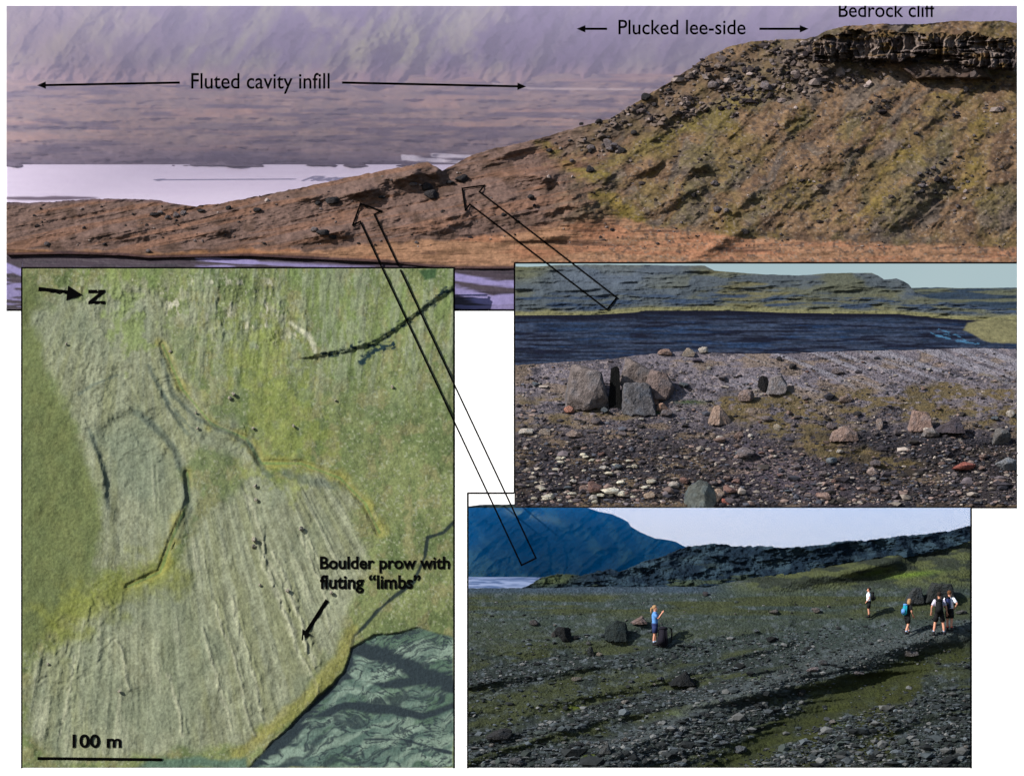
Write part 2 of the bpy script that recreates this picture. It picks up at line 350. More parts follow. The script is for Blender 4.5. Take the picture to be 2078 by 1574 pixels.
# river plain under the slope
def river_depth(X, Y): return (545-Y)*.95 + 6 - (fbm(X/80, Y/6, 4, 2)-.5)*5
def river_color(X, Y):
    d = L((66,54,64), GM); c = mix(d, L((44,36,46), GM), sm(.5, .7, fbm(X/110, Y/7, 4, 4)))
    wt = L((142,132,180), GM)
    f = fbm(X/150+3, (Y-X*.02)/9, 5, 41)
    wm = sm(.55, .63, f)*sm(6, 14, Y-hill_bot(X))
    l1, _ = pdist(X, Y, [(922,562),(980,572),(1045,578)]); l2, _ = pdist(X, Y, [(922,588),(960,598),(1000,612),(1045,608)])
    l3, _ = pdist(X, Y, [(13,540),(40,552),(60,560)]); l4, _ = pdist(X, Y, [(400,522),(480,530),(640,540),(760,545)])
    wb = np.maximum.reduce([sm(8, 3, l1+(f-.5)*16), sm(13, 5, l2+(f-.5)*24), sm(9, 4, l3), sm(5, 2, l4+(f-.5)*12)])
    return mix(c, wt, np.maximum(wm*.8, wb))
rtop = lambda x: hill_bot(x)-4
M_RIV = ground_mat('river_silt', 5, .3, .6, .15, .3)
river = sheet('braided_river', 13, 1044, rtop, lambda x: np.where((x > 45) & (x < 921), 556., 628.), 620, 60, river_depth, river_color, M_RIV)

# lake, valley floor and mountain far behind, in the haze
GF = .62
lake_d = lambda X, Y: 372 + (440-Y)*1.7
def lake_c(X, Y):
    c = mix(L((206,194,210), GF*.98), L((196,182,202), GF*.98), fbm(X/120, Y/5, 4, 3))  # pale lilac silt, with the sky's reflection painted into the colour
    sb = sm(5, 1, abs(Y-402)+(fbm(X/60, Y/9, 3, 6)-.5)*5)*sm(205, 190, X)
    return mix(c, L((92,76,86), GF), sb)
lake = sheet('lake', 13, 1200, lambda x: 334+0*x, lambda x: 440+0*x, 420, 60, lake_d, lake_c, ground_mat('sky_tinted_silty_water', 1, .02, .35, .04, .5))
v_top = curve([(13,150),(2064,150)])
def val_d(X, Y): return 556 + (334-Y)*1.9 - (ridge(X/130, Y/9, 4, 6)-.5)*14 - (fbm(X/40, Y/14, 5, 3)-.5)*34 - bump(X, Y, 1330, 155, 140, 160, 22, 40)*30
def val_c(X, Y):
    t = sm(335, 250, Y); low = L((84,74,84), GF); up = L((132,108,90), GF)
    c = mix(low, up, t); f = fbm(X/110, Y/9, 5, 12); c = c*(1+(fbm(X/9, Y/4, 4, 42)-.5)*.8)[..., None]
    c = mix(c, L((54,46,58), GF), sm(.5, .66, f)*.8); c = mix(c, L((170,130,104), GF), sm(.56, .68, fbm(X/220, Y/9, 5, 15))*t*.5)
    c = mix(c, L((120,104,90), GF), sm(.5, .7, fbm(X/50, Y/14, 4, 19))*t*.6)
    wt, _ = pdist(X, Y, [(820,322),(960,330),(1020,318),(880,316)]); w2, _ = pdist(X, Y, [(1130,232),(1200,240),(1230,236)])
    c = mix(c, L((224,214,226), GF), np.maximum(sm(4, 1.5, wt+(f-.5)*20)*.6, sm(4, 1.5, w2+(f-.5)*26)*.7))
    rd, _ = pdist(X, Y, [(1000,170),(1080,180),(1340,182),(1500,182)])
    c = mix(c, L((180,160,150), GF), sm(3, 1, rd)*.8)
    return c
M_FAR = ground_mat('far_slopes', .8, .5, .95, .2, fine=.6)
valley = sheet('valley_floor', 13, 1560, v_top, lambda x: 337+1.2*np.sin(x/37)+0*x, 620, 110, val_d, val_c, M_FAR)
def mt_d(X, Y):
    u = X*.8+Y*.6; v = -X*.6+Y*.8
    y = 905 + (165-Y)*1.1 - (ridge(u/110, v/190, 5, 31)-.5)*80 - (fbm(X/34, Y/40, 5, 9)-.5)*34
    y = y - bump(X, Y, 760, 60, 240, 110, 150, 120, 20)*90 - bump(X, Y, 230, 130, 300, 200, 50, 60, 12)*50 - bump(X, Y, 1010, 40, 90, 120, 150, 120)*60
    return y
def mt_c(X, Y):
    u = X*.8+Y*.6; v = -X*.6+Y*.8
    g = sm(.42, .7, fbm(u/50, v/150, 5, 5)); c = mix(L((64,54,76), GF), L((112,112,72), GF), g*.9); c = c*(1+(fbm(X/9, Y/9, 4, 41)-.5)*.9)[..., None]
    c = mix(c, L((128,112,92), GF), sm(500, 0, X)*.7)
    c = mix(c, L((70,58,84), GF), bump(X, Y, 1080, 70, 60, 900, 80, 80)*.8)
    for p in ([(1010,20),(950,40),(935,90),(960,140)], [(290,40),(240,60),(215,80)], [(640,30),(700,60),(730,120)]):
        l, _ = pdist(X, Y, p); c = mix(c, L((150,146,98), GF), sm(34, 4, l+(fbm(X/20, Y/20, 4, 7)-.5)*60)*.35)
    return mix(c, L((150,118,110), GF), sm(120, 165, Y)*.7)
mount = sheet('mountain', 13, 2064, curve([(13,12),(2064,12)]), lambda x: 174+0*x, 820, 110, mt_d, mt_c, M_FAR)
def box(name, x0, x1, y0, y1, d0, d1):
    """closed prism between two depths, following the picture's outline"""
    me = bpy.data.meshes.new(name); bm = bmesh.new(); vs_ = []
    for d in (d0, d1):
        for (x, y) in ((x0, y0), (x1, y0), (x1, y1), (x0, y1)): vs_.append(bm.verts.new(at(x, y, d)))
    for f in ((0,1,2,3), (7,6,5,4), (0,4,5,1), (1,5,6,2), (2,6,7,3), (3,7,4,0)): bm.faces.new([vs_[i] for i in f])
    bmesh.ops.recalc_face_normals(bm, faces=bm.faces); bm.to_mesh(me); bm.free()
    o = bpy.data.objects.new(name, me); C.objects.link(o); return o
def haze_mat(col, dens):
    m = bpy.data.materials.new('haze_air'); m.use_nodes = True; n = m.node_tree.nodes; n.remove(n['Principled BSDF'])
    v = n.new('ShaderNodeVolumePrincipled'); v.inputs['Color'].default_value = (*col, 1); v.inputs['Density'].default_value = dens
    v.inputs['Anisotropy'].default_value = .0
    m.node_tree.links.new(v.outputs[0], n['Material Output'].inputs['Volume']); return m
hz = box('haze', 13, 2064, 12, 442, 366, 1075); hz.data.materials.append(haze_mat((.60, .53, .76), .066))
tag(hz, 'pale lilac haze hanging over the lake and the far mountain', 'haze', None, 'stuff')

# ================================================================== AERIAL PICTURE (lower left)
GA = .50
AP = (275., 300.)
FLUTES = [[(512,1085),(560,1210),(600,1300),(648,1400)], [(520,1090),(575,1190),(612,1270),(640,1350)], [(500,1000),(530,1100),(560,1200),(590,1290)], [(440,1222),(468,1330),(500,1450),(512,1490)], [(470,1210),(500,1330),(530,1440)],
 [(583,1200),(605,1262),(628,1320)], [(235,1300),(250,1350),(262,1400)], [(415,1275),(440,1380),(470,1480)], [(612,1085),(650,1190),(668,1280)], [(340,1370),(360,1440),(372,1490)], [(556,1120),(600,1230)], [(150,1330),(140,1420),(120,1490)]]
def tilt(Y): return -100 - (Y-545)*.494
GREYS = [[(60,640),(130,600),(260,560),(330,620),(340,720),(420,830),(520,900),(560,980),(640,960),(720,1010),(735,1120),(690,1290),(600,1420),(500,1510),(300,1530),(110,1540),(60,1480),(60,1330),(190,1200),(200,1120),(215,1060),(160,860),(90,760)]]
GREEN2 = [[(400,1000),(370,960),(395,900),(520,940),(480,1000),(390,1070),(350,1160),(200,1230),(120,1300),(50,1360),(50,1260),(200,1150),(330,1130),(380,1060)]]
CHAN = [[(330,700),(370,790),(430,860),(500,890),(530,940),(610,940),(690,970),(740,1020),(770,1080)], [(380,960),(385,1010),(350,1090),(325,1160),(260,1190)]]
SCARP = [([(275,835),(320,870),(355,915),(375,970),(383,1030),(360,1085)], 12, 26), ([(180,870),(200,920),(215,970),(218,1030)], 7, 18), ([(505,890),(525,940),(545,965)], 10, 18),
         ([(330,730),(350,800),(400,850),(470,880),(510,905)], 8, 14), ([(300,740),(345,830),(380,880)], 7, 12), ([(580,960),(620,975),(680,985)], 14, 12), ([(160,800),(190,780),(240,760)], 5, 6), ([(400,880),(370,850),(330,800)],5,8)]
RIVER = [(500,1557),(560,1500),(620,1440),(700,1360),(712,1315),(760,1290),(850,1272),(921,1290),(921,1557)]
def a_common(X, Y):
    wx = (fbm(X/60, Y/60, 4, 71)-.5)*14
    r = np.hypot(X-AP[0], Y-AP[1]); th = (X+wx*.5-AP[0])/np.maximum(Y-AP[1], 60)
    g = poly(X, Y, GREYS[0], 16, 26, 61); g = g*(1-poly(X, Y, GREEN2[0], 14, 22, 62)*.85)
    g = np.maximum(g, poly(X, Y, [(80,650),(190,640),(215,700),(180,800),(110,790)], 12, 18, 63)*.8)
    g = np.maximum(g, poly(X, Y, [(205,870),(260,850),(320,900),(370,990),(360,1070),(330,1110),(200,1130),(215,1030)], 10, 16, 64))
    fl = fbm(th*95, r/170, 5, 65); fl2 = fbm(th*34, r/260, 4, 66)
    zone = g*sm(860, 1000, Y)
    riv = poly(X, Y, RIVER, 3, 5, 67)
    return th, r, g, fl, fl2, zone, riv
GUL = lambda X, Y: fbm((X+Y*.12)/13, (Y)/120, 5, 77)
def braid(X, Y):
    u = (X-700)*.9-(Y-1400)*.35; v = (X-700)*.3+(Y-1400)*.95
    X2 = u + (fbm(X/90, Y/90, 3, 83)-.5)*60; V2 = v + (fbm(X/70, Y/70, 3, 84)-.5)*60
    n = abs(fbm(X2/150, V2/62, 3, 85)-.5)*2; n2 = abs(fbm(X2/60+4, V2/17, 4, 86)-.5)*2
    d, _ = pdist(X, Y, [(500,1565),(590,1480),(660,1400),(715,1320),(790,1330),(860,1370),(925,1390)])
    d2, _ = pdist(X, Y, [(690,1370),(780,1390),(850,1380),(925,1360)]); d3, _ = pdist(X, Y, [(620,1460),(700,1430),(800,1440),(860,1455),(925,1430)])
    d4, _ = pdist(X, Y, [(740,1500),(820,1500),(925,1530)])
    ch = np.maximum.reduce([sm(.07, .01, n)*.8, sm(.10, .02, n2)*.9, sm(.12, .03, abs(fbm(X2/30, V2/11, 3, 217)-.5)*2)*sm(.45,.55,fbm(X/60,Y/60,3,218))*.9, sm(22, 11, d+(n2-.2)*26), sm(10, 3, d2+(n-.2)*24), sm(11, 4, d3+(n-.2)*22), sm(6, 2, d4+(n-.2)*10)])
    return ch
def aer_depth(X, Y):
    th, r, g, fl, fl2, zone, riv = a_common(X, Y)
    h = (fbm(X/150, Y/150, 4, 51)-.5)*22 + (fbm(X/20, Y/26, 4, 52)-.5)*4*(1-riv)
    wfx = (fbm(X/60, Y/60, 3, 210)-.5)*22; pm_ = sm(.36, .62, fbm(X/80, Y/130, 4, 201)); h = h + zone*((fl-.5)*(.8+3.2*pm_) + (fl2-.5)*3)
    for p in FLUTES:
        d, _ = pdist(X+wfx, Y, p); h = h + 2.6*np.exp(-(d/4.5)**2)*sm(.3, .55, fbm(X/14, Y/30, 3, 212)) + 1.8*np.exp(-(pdist(X+wfx-9, Y+5, p)[0]/3.5)**2)*sm(.4, .6, fbm(X/14, Y/30, 3, 213))
    rr = np.hypot((X-270)/1.0, (Y-915)/1.25)+(fbm(X/24, Y/24, 4, 202)-.5)*34; ins = poly(X, Y, [(205,870),(250,835),(310,860),(360,930),(372,1000),(340,1080),(235,1060),(215,980)], 12, 8, 203)
    h = h + ins*(np.cos(rr/7.5)*1.0*sm(.4,.6,fbm(X/30,Y/30,3,215)) - 6) + g*(1-zone)*np.cos((Y+X*.3+(fbm(X/50, Y/50, 4, 204)-.5)*150)/5.5)*.7*sm(.4,.6,fbm(X/30,Y/30,3,215))*sm(1060, 1000, Y)*sm(480, 560, Y)
    ws = poly(X, Y, [(95,1560),(60,1300),(120,1240),(200,1170),(250,1230),(230,1330),(160,1420)], 20, 16, 205); h = h + ws*np.cos((X*.8+Y*.6+(fbm(X/40, Y/40, 4, 206)-.5)*120)/6)*.9
    h = h + g*(1-zone)*((ridge(X/30, Y/30, 4, 53)-.5)*4.5) + (1-g)*(GUL(X, Y)-.5)*5*sm(880, 700, Y)*sm(250, 420, X)
    for p, wd, hh in SCARP:
        d, sd = pdist(X, Y, p); en = sm(0, 34, np.minimum(np.hypot(X-p[0][0], Y-p[0][1]), np.hypot(X-p[-1][0], Y-p[-1][1]))); h = h + en*hh*.5*sm(.2,.5,fbm(X/30,Y/30,3,216)+.1)*np.exp(-(d/(wd*2.2))**2)*np.where(sd > 0, .55, -.35)*np.tanh(d/wd*1.5)
    d, _ = pdist(X, Y, CHAN[0]); h = h - sm(11, 3, d)*4; d, _ = pdist(X, Y, CHAN[1]); h = h - sm(10, 3, d)*4
    cl, sd = pdist(X, Y, [(640,722),(700,712),(760,695),(800,670),(840,640),(880,610),(925,580)])
    b, s2, i = worley(X/13, Y/9, 91)
    h = h + np.exp(-((cl)/7)**2)*(i*2.5) + np.where(sd < 0, 4, -4)*np.exp(-(cl/26)**2)*sm(0, 5, cl)
    ru = poly(X, Y, [(80,560),(560,560),(640,640),(600,720),(440,700),(330,640),(200,660)], 30, 20, 93)
    h = h + ru*(ridge(X/17, Y/22, 4, 94)-.5)*6
    h = h*(1-riv) - riv*(5 + braid(X, Y)*.3)
    return tilt(Y) - h
def aer_color(X, Y):
    th, r, g, fl, fl2, zone, riv = a_common(X, Y)
    n = fbm(X/90, Y/110, 5, 54); n2 = fbm(X/26, Y/30, 4, 55)
    c = mix(L((124,134,88), GA), L((104,118,76), GA), sm(.4, .6, n)); c = mix(c, L((138,134,96), GA), sm(.5, .66, n2)*.6); c = mix(c, L((86,104,66), GA), sm(.56, .72, fbm(X/12, Y/14, 5, 219))*.5); c = mix(c, L((150,156,128), GA), sm(.66, .74, fbm(X/5, Y/5, 3, 220))*.7)
    c = mix(c, L((116,134,82), GA), sm(.50, .66, fbm(X/50, Y/90, 4, 56))*sm(950, 560, Y)*.8)
    left = poly(X, Y, [(40,540),(90,600),(90,760),(170,900),(215,1080),(190,1180),(60,1320),(40,1320)], 12, 10, 57); c = mix(c, mix(L((112,118,74), GA), L((98,112,72), GA), n2), left*.9)
    ru = poly(X, Y, [(80,560),(560,560),(640,640),(600,720),(440,700),(330,640),(200,660)], 30, 20, 93)
    c = mix(c, L((150,152,126), GA), ru*sm(.5, .7, fbm(X/14, Y/26, 5, 58))*.8); c = mix(c, L((184,182,160), GA), ru*sm(.68, .78, fbm(X/10, Y/22, 5, 59)))
    c = mix(c, L((142,150,126), GA), (1-g)*sm(.44, .6, GUL(X, Y)*.6+.4*fbm(X/7, Y/22, 3, 98))*sm(900, 700, Y)*sm(300, 420, X)*.55)
    gr = mix(L((128,132,108), GA), L((150,155,130), GA), sm(.34, .62, fl*.6+.4*fbm(X/8, Y/14, 3, 97))); gr = mix(gr, L((132,136,100), GA), sm(.5, .68, fl2)*.5)
    gr = mix(gr, L((126,134,112), GA), sm(.5, .7, n)*.6); gr = mix(gr, L((170,173,146), GA), zone*sm(.62, .74, fl)*sm(.45, .6, fbm(X/90, Y/160, 3, 68))*.8)
    c = mix(c, gr, g*.92)
    wfx = (fbm(X/60, Y/60, 3, 210)-.5)*22
    for p in FLUTES:
        d, _ = pdist(X+wfx, Y, p); c = mix(c, L((172,174,148), GA), sm(6, 0, d+(fbm(X/7, Y/18, 4, 207)-.5)*9)*.6)
    ye, _ = pdist(X, Y, [(540,700),(530,760),(560,830),(600,880),(560,930)]); c = mix(c, L((136,146,74), GA), sm(80, 0, ye+(fbm(X/16, Y/20, 5, 99)-.5)*220)*.55)
    ye, _ = pdist(X, Y, [(230,560),(250,640),(270,690)]); c = mix(c, L((128,146,80), GA), sm(40, 0, ye+(fbm(X/16, Y/20, 5, 99)-.5)*150)*.6)
    ye, _ = pdist(X, Y, [(330,1160),(240,1200),(120,1270)]); c = mix(c, L((128,134,64), GA), sm(70, 5, ye+(n2-.5)*90)*.75)
    for i, p in enumerate(CHAN):
        d, _ = pdist(X, Y, p); c = mix(c, L((146,142,76), GA), sm(18, 0, d+(n2-.5)*34)*.7); c = mix(c, L((112,140,82), GA), sm(3.5, 1, d+(n2-.5)*4)*.7)
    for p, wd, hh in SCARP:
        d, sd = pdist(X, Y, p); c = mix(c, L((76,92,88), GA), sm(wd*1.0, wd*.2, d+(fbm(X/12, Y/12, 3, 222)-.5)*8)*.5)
    pl = poly(X, Y, [(195,880),(290,860),(330,930),(330,1010),(240,1010),(220,960)], 16, 16, 95); c = mix(c, L((118,130,112), GA), pl*.4)
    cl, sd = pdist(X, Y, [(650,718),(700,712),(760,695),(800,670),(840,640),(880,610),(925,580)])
    b, s2, i = worley(X/9, Y/7, 91); c = mix(c, L((30,50,52), GA), sm(8, 3, cl+(i-.35)*16)*sm(.3, .5, fbm(X/12, Y/9, 3, 208)+.12))  # cliff line: dark rock with the outcrops' shadows painted in
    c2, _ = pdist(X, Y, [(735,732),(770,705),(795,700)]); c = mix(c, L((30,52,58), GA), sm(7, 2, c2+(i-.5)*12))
    li, _ = pdist(X, Y, [(590,655),(625,680),(640,712)]); c = mix(c, L((190,190,164), GA), sm(9, 2, li+(n2-.5)*12)*.9)
    pt = poly(X, Y, [(850,548),(885,545),(882,566),(862,570)], 3, 3, 3); c = mix(c, L((62,88,56), GA), pt)
    st, _ = pdist(X, Y, [(925,1055),(900,1080),(868,1090),(862,1130),(840,1180),(800,1210),(765,1240),(740,1270),(718,1290),(712,1320)])
    c = mix(c, L((34,48,50), GA), sm(5, 2.2, st+(n2-.5)*4)*.95)
    rim, _ = pdist(X, Y, [(712,1280),(690,1340),(640,1400),(560,1470),(480,1530)]); c = mix(c, L((146,142,76), GA), sm(20, 6, rim+(n2-.5)*24)*(1-riv)*.6)
    bt = poly(X, Y, [(300,1535),(460,1540),(500,1530),(500,1560),(280,1560)], 6, 10, 5); c = mix(c, L((92,116,98), GA), bt)
    c = c*(1+(fbm(X/5, Y/6, 3, 96)-.5)*.5)[..., None]
    bu = X*.9-Y*.35+(fbm(X/90, Y/90, 3, 83)-.5)*60; bv = X*.3+Y*.95+(fbm(X/50, Y/50, 4, 84)-.5)*50
    bars = mix(L((128,148,134), GA*1.1), L((82,104,96), GA*1.1), sm(.3, .7, fbm(bu/70, bv/16, 5, 87))); bars = mix(bars, L((78,104,86), GA), sm(.5, .6, fbm(bu/90, bv/40, 4, 89))*.7)
    bars = bars*(1+(fbm(bu/26, bv/7, 4, 209)-.5)*.4)[..., None]; rv = mix(bars, L((46,58,64), GA), braid(X, Y)); c = mix(c, rv, riv)
    return c
M_AER = ground_mat('moss_and_till', 9, .4, .95, .32, fine=9)
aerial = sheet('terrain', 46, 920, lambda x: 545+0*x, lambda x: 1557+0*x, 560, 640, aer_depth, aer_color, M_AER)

# ================================================================== ROCK FIELD PICTURE (middle right)
GR = .60
mg_top = curve([(1045,741),(1100,738),(1140,735),(1240,728),(1300,720),(1390,712),(1500,718),(1600,717),(1700,713),(1850,710),(1960,706),(2064,708)])
def mg_depth(X, Y):
    y = -290 - (Y-712)*1.02
    h = (fbm(X/120, Y/50, 4, 101)-.5)*26 + (fbm(X/14, Y/8, 4, 102)-.5)*9*sm(700, 900, Y) + (fbm(X/9, Y/5, 3, 103)-.5)*3.5
    fl = sm(830, 740, Y)*sm(1350, 1600, X); h = h + fl*(fbm((X-Y*2.6)/26, Y/90, 3, 104)-.5)*12
    h = h + bump(X, Y, 1330, 905, 330, 150, 45, 60, 16)*16 + bump(X, Y, 1700, 880, 130, 90, 12, 22, 8)*12 + bump(X, Y, 1950, 900, 120, 90, 14, 26)*12
    return y - h
def mg_moss(X, Y):
    mossn = fbm(X/60, Y/16, 4, 108)
    m = poly(X, Y, [(1420,820),(1560,790),(1700,800),(1900,770),(2064,775),(2064,870),(1900,850),(1760,850),(1700,920),(1600,900),(1560,880),(1470,850)], 12, 24, 109)*sm(.32, .5, mossn)
    m = np.maximum(m, poly(X, Y, [(1045,795),(1160,810),(1300,840),(1200,870),(1045,860)], 12, 18, 110)*sm(.4, .6, mossn)*.8)
    return np.maximum(m, poly(X, Y, [(1600,900),(1760,905),(1880,935),(1850,960),(1700,930)], 8, 14, 111)*.9)
def mg_color(X, Y):
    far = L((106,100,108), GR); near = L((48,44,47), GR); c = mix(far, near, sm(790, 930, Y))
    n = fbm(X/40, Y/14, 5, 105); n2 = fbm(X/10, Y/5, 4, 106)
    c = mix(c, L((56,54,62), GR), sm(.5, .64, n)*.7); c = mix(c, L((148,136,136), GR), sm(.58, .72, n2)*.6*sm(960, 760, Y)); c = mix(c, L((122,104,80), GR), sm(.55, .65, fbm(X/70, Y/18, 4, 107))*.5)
    fl = sm(840, 740, Y)*sm(1350, 1600, X); c = mix(c, L((132,130,140), GR), fl*sm(.5, .66, fbm((X-Y*2.6)/26, Y/90, 3, 104))*.7)
    mossn = fbm(X/60, Y/16, 4, 108)
    m = poly(X, Y, [(1420,820),(1560,790),(1700,800),(1900,770),(2064,775),(2064,870),(1900,850),(1760,850),(1700,920),(1600,900),(1560,880),(1470,850)], 12, 24, 109)*sm(.32, .5, mossn)
    m = np.maximum(m, poly(X, Y, [(1045,795),(1160,810),(1300,840),(1200,870),(1045,860)], 12, 18, 110)*sm(.4, .6, mossn)*.8)
    m = np.maximum(m, poly(X, Y, [(1600,900),(1760,905),(1880,935),(1850,960),(1700,930)], 8, 14, 111)*.9)
    c = mix(c, mix(L((106,90,58), GR), L((78,72,50), GR), n2), m*.9*sm(.30, .46, fbm(X/14, Y/6, 4, 119)))
    c = mix(c, L((46,66,26), GR), np.maximum(bump(X, Y, 1335, 836, 22, 22, 4, 5), bump(X, Y, 1395, 815, 30, 40, 4, 5))*.9)
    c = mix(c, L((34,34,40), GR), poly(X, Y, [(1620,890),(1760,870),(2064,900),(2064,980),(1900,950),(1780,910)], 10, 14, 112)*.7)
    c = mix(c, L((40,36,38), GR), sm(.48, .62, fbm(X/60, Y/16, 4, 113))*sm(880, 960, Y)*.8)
    c = mix(c, L((120,108,124), GR), bump(X, Y, 1560, 950, 110, 160, 40, 40, 20)*.35)
    return c
M_MG = ground_mat('rocky_till', 12, .8, .95, .5, fine=9)
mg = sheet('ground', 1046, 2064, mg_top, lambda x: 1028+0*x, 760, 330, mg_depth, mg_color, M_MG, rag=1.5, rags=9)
mr_top = curve([(1045,641),(1200,640),(1290,635),(1310,631),(1480,631),(1600,636),(1820,638),(1900,646),(1960,650),(2064,650)])
def mr_depth(X, Y): return -170 - (Y-632)*1.25 + 0*X - (fbm(X/60, Y/4, 3, 7)-.5)*3
def mr_color(X, Y):
    c = mix(L((26,38,58), GR), L((10,14,32), GR), sm(.40, .62, fbm(X/120, Y/6, 5, 121))); c = mix(c, L((50,60,80), GR), sm(.44, .64, fbm(X/70+4, Y/3.5, 5, 122))*sm(636, 660, Y)*.8)
    c = mix(c, L((14,48,84), GR), sm(.62, .76, fbm(X/140, Y/4, 5, 123))*.5); c = c*(1+(fbm(X/7, Y/2.2, 3, 129)-.5)*1.1)[..., None]
    c = mix(c, L((6,8,26), GR), sm(10, 3, Y-mr_top(X))*.9)
    for p in ([(1890,676),(1930,690),(1985,697)], [(1900,682),(1940,680),(1960,690)], [(1905,668),(1930,676)]):
        l, _ = pdist(X, Y, p); c = mix(c, L((64,110,144), GR), sm(1.4, .2, l+(fbm(X/9, Y/3, 3, 9)-.5)*9)*.7)
    sp = poly(X, Y, [(1962,655),(2000,648),(2080,648),(2080,698),(2010,694),(1955,668)], 2.5, 5, 124)
    c = mix(c, mix(L((126,122,88), GR), L((92,90,66), GR), fbm(X/12, Y/5, 4, 125)), sp)
    return c
mr = sheet('riverbed', 1046, 2064, lambda x: mr_top(x)-1, lambda x: mg_top(x)+6, 520, 90, mr_depth, mr_color, ground_mat('black_sand', 8, .4, .8, .4, .1, 5), seed=3)
mh_top = curve([(1045,541),(1090,541),(1120,538),(1200,537),(1300,538),(1430,539),(1450,549),(1540,556),(1614,559),(1650,557),(1679,554),(1769,554),(1785,561),(1794,567),(1819,565),(1832,570),(1844,577),(1858,594),(1900,610),(2064,630)])
def mh_depth(X, Y):
    t = (640-Y)
    y = -168 + t*.95
    y = y - (ridge(X/95, Y/18, 4, 131)-.5)*20 - (fbm(X/9, Y/4, 3, 137)-.5)*3 - (fbm(X/24, Y/5, 4, 132)-.5)*7*sm(590, 610, Y) - bump(X, Y, 1400, 560, 300, 90, 30, 40)*12 - bump(X, Y, 1720, 575, 120, 60, 20, 30)*12
    return y
def mh_color(X, Y):
    c = mix(L((72,80,86), GR), L((88,90,72), GR), sm(.45, .6, fbm(X/90, Y/22, 5, 133))*.8)
    c = mix(c, L((84,94,108), GR), bump(X, Y, 1230, 565, 160, 160, 36, 30)*.8)
    c = mix(c, L((44,60,84), GR), sm(.5, .62, fbm(X/60, Y/5, 5, 134))*sm(585, 605, Y)*.85)
    c = mix(c, L((100,96,66), GR), sm(.56, .70, fbm(X/100, Y/12, 4, 136))*sm(1350, 1500, X)*sm(1850, 1750, X)*.8)
    c = mix(c, L((114,112,80), GR), sm(14, 5, mr_top(X)-Y+(fbm(X/40, Y/5, 3, 135)-.5)*8))
    c = mix(c, L((88,90,62), GR), sm(1150, 1050, X)*sm(590, 550, Y)*.7)
    return c
mh = sheet('hills', 1046, 2064, mh_top, lambda x: mr_top(x)+1, 620, 90, mh_depth, mh_color, ground_mat('ridge_rock', 8, .5, .95, .25, fine=4), rag=1.2, rags=16, seed=9)
mp = sheet('plateau', 1700, 2064, curve([(1700,590),(1849,584),(1900,583),(1960,585),(2064,583)]), lambda x: 652+0*x, 200, 50,
      lambda X, Y: -110+(640-Y)*.6-(fbm(X/50, Y/6, 4, 141)-.5)*8,
      lambda X, Y: mix(mix(L((44,58,74), GR), L((84,88,74), GR), sm(.45, .6, fbm(X/70, Y/7, 4, 142))), L((0,44,120), GR), sm(2.5, 1, abs(Y-643.5))*(X > 1855)), ground_mat('plateau_rock', 8, .4, .95, .2), rag=1, seed=4)
def flat_sky(name, pieces, d, mat):
    bm = bmesh.new()
    for (x0, x1, y0, y1) in pieces:
        a = [bm.verts.new(at(x, y, d)) for x, y in ((x0, y1), (x1, y1), (x1, y0), (x0, y0))]
        b = [bm.verts.new(at(x, y, d+6)) for x, y in ((x0, y1), (x1, y1), (x1, y0), (x0, y0))]
        bm.faces.new(a); bm.faces.new(b[::-1])
        for i in range(4): bm.faces.new([a[i], b[i], b[(i+1) % 4], a[(i+1) % 4]])
    bmesh.ops.recalc_face_normals(bm, faces=bm.faces)
    me = bpy.data.meshes.new(name); bm.to_mesh(me); bm.free(); me.materials.append(mat)
    o = bpy.data.objects.new(name, me); C.objects.link(o); tag(o, kind='structure'); return o
E0 = 1/2**EXPO
flat_sky('sky', [(1046, 2064, 535, 640)], -40, emit_mat('grey_green_sky', (164,188,196), (176,196,200), E0))

# ================================================================== FLUTED PLAIN PICTURE (lower right)
GB = .50
bg_top = curve([(950,1194),(1100,1193),(1200,1191),(1300,1191),(1420,1190),(1480,1182),(1560,1168),(1650,1152),(1740,1141),(1800,1129),(1850,1124),(1900,1112),(1940,1102),(1970,1092)])
def q_of(X, Y): return Y + (X-950)*(.10+.16*sm(1200, 1500, Y)) + (fbm(X/160, Y/80, 3, 151)-.5)*46
RDG = [(1180,1575),(1300,1492),(1450,1425),(1600,1372),(1720,1332),(1860,1298),(1975,1284)]
TRO = [(1440,1580),(1590,1482),(1740,1405),(1850,1350),(1930,1318),(1980,1304)]
def bg_depth(X, Y):
    y = -925 - (Y-1192)*1.05
    q = q_of(X, Y); am = sm(1230, 1420, Y)
    h = am*24*(fbm(q/40, X/600, 3, 152)-.5)*2 + (fbm(X/14, Y/7, 4, 153)-.5)*6*am + (fbm(X/90, Y/30, 4, 154)-.5)*12
    h = h + bump(X, Y, 1800, 1138, 160, 45, 12, 22, -12)*52 + bump(X, Y, 1950, 1130, 90, 60, 24, 40, -14)*26 + bump(X, Y, 1640, 1168, 90, 30, 8, 16, -12)*14 + bump(X, Y, 1850, 1180, 140, 200, 18, 30, -10)*10
    d, _ = pdist(X, Y, RDG); h = h + np.exp(-((d)/30)**2)*30; d, _ = pdist(X, Y, TRO); h = h - np.exp(-((d)/34)**2)*24
    for i in range(4):
        d, _ = pdist(X, Y, [(940, 1330+i*52+6*i), (1150, 1300+i*50+8*i), (1330, 1262+i*50+8*i), (1600, 1225+i*38)]); h = h + np.exp(-(d/11)**2)*(7+i*2.5)
    return y - h
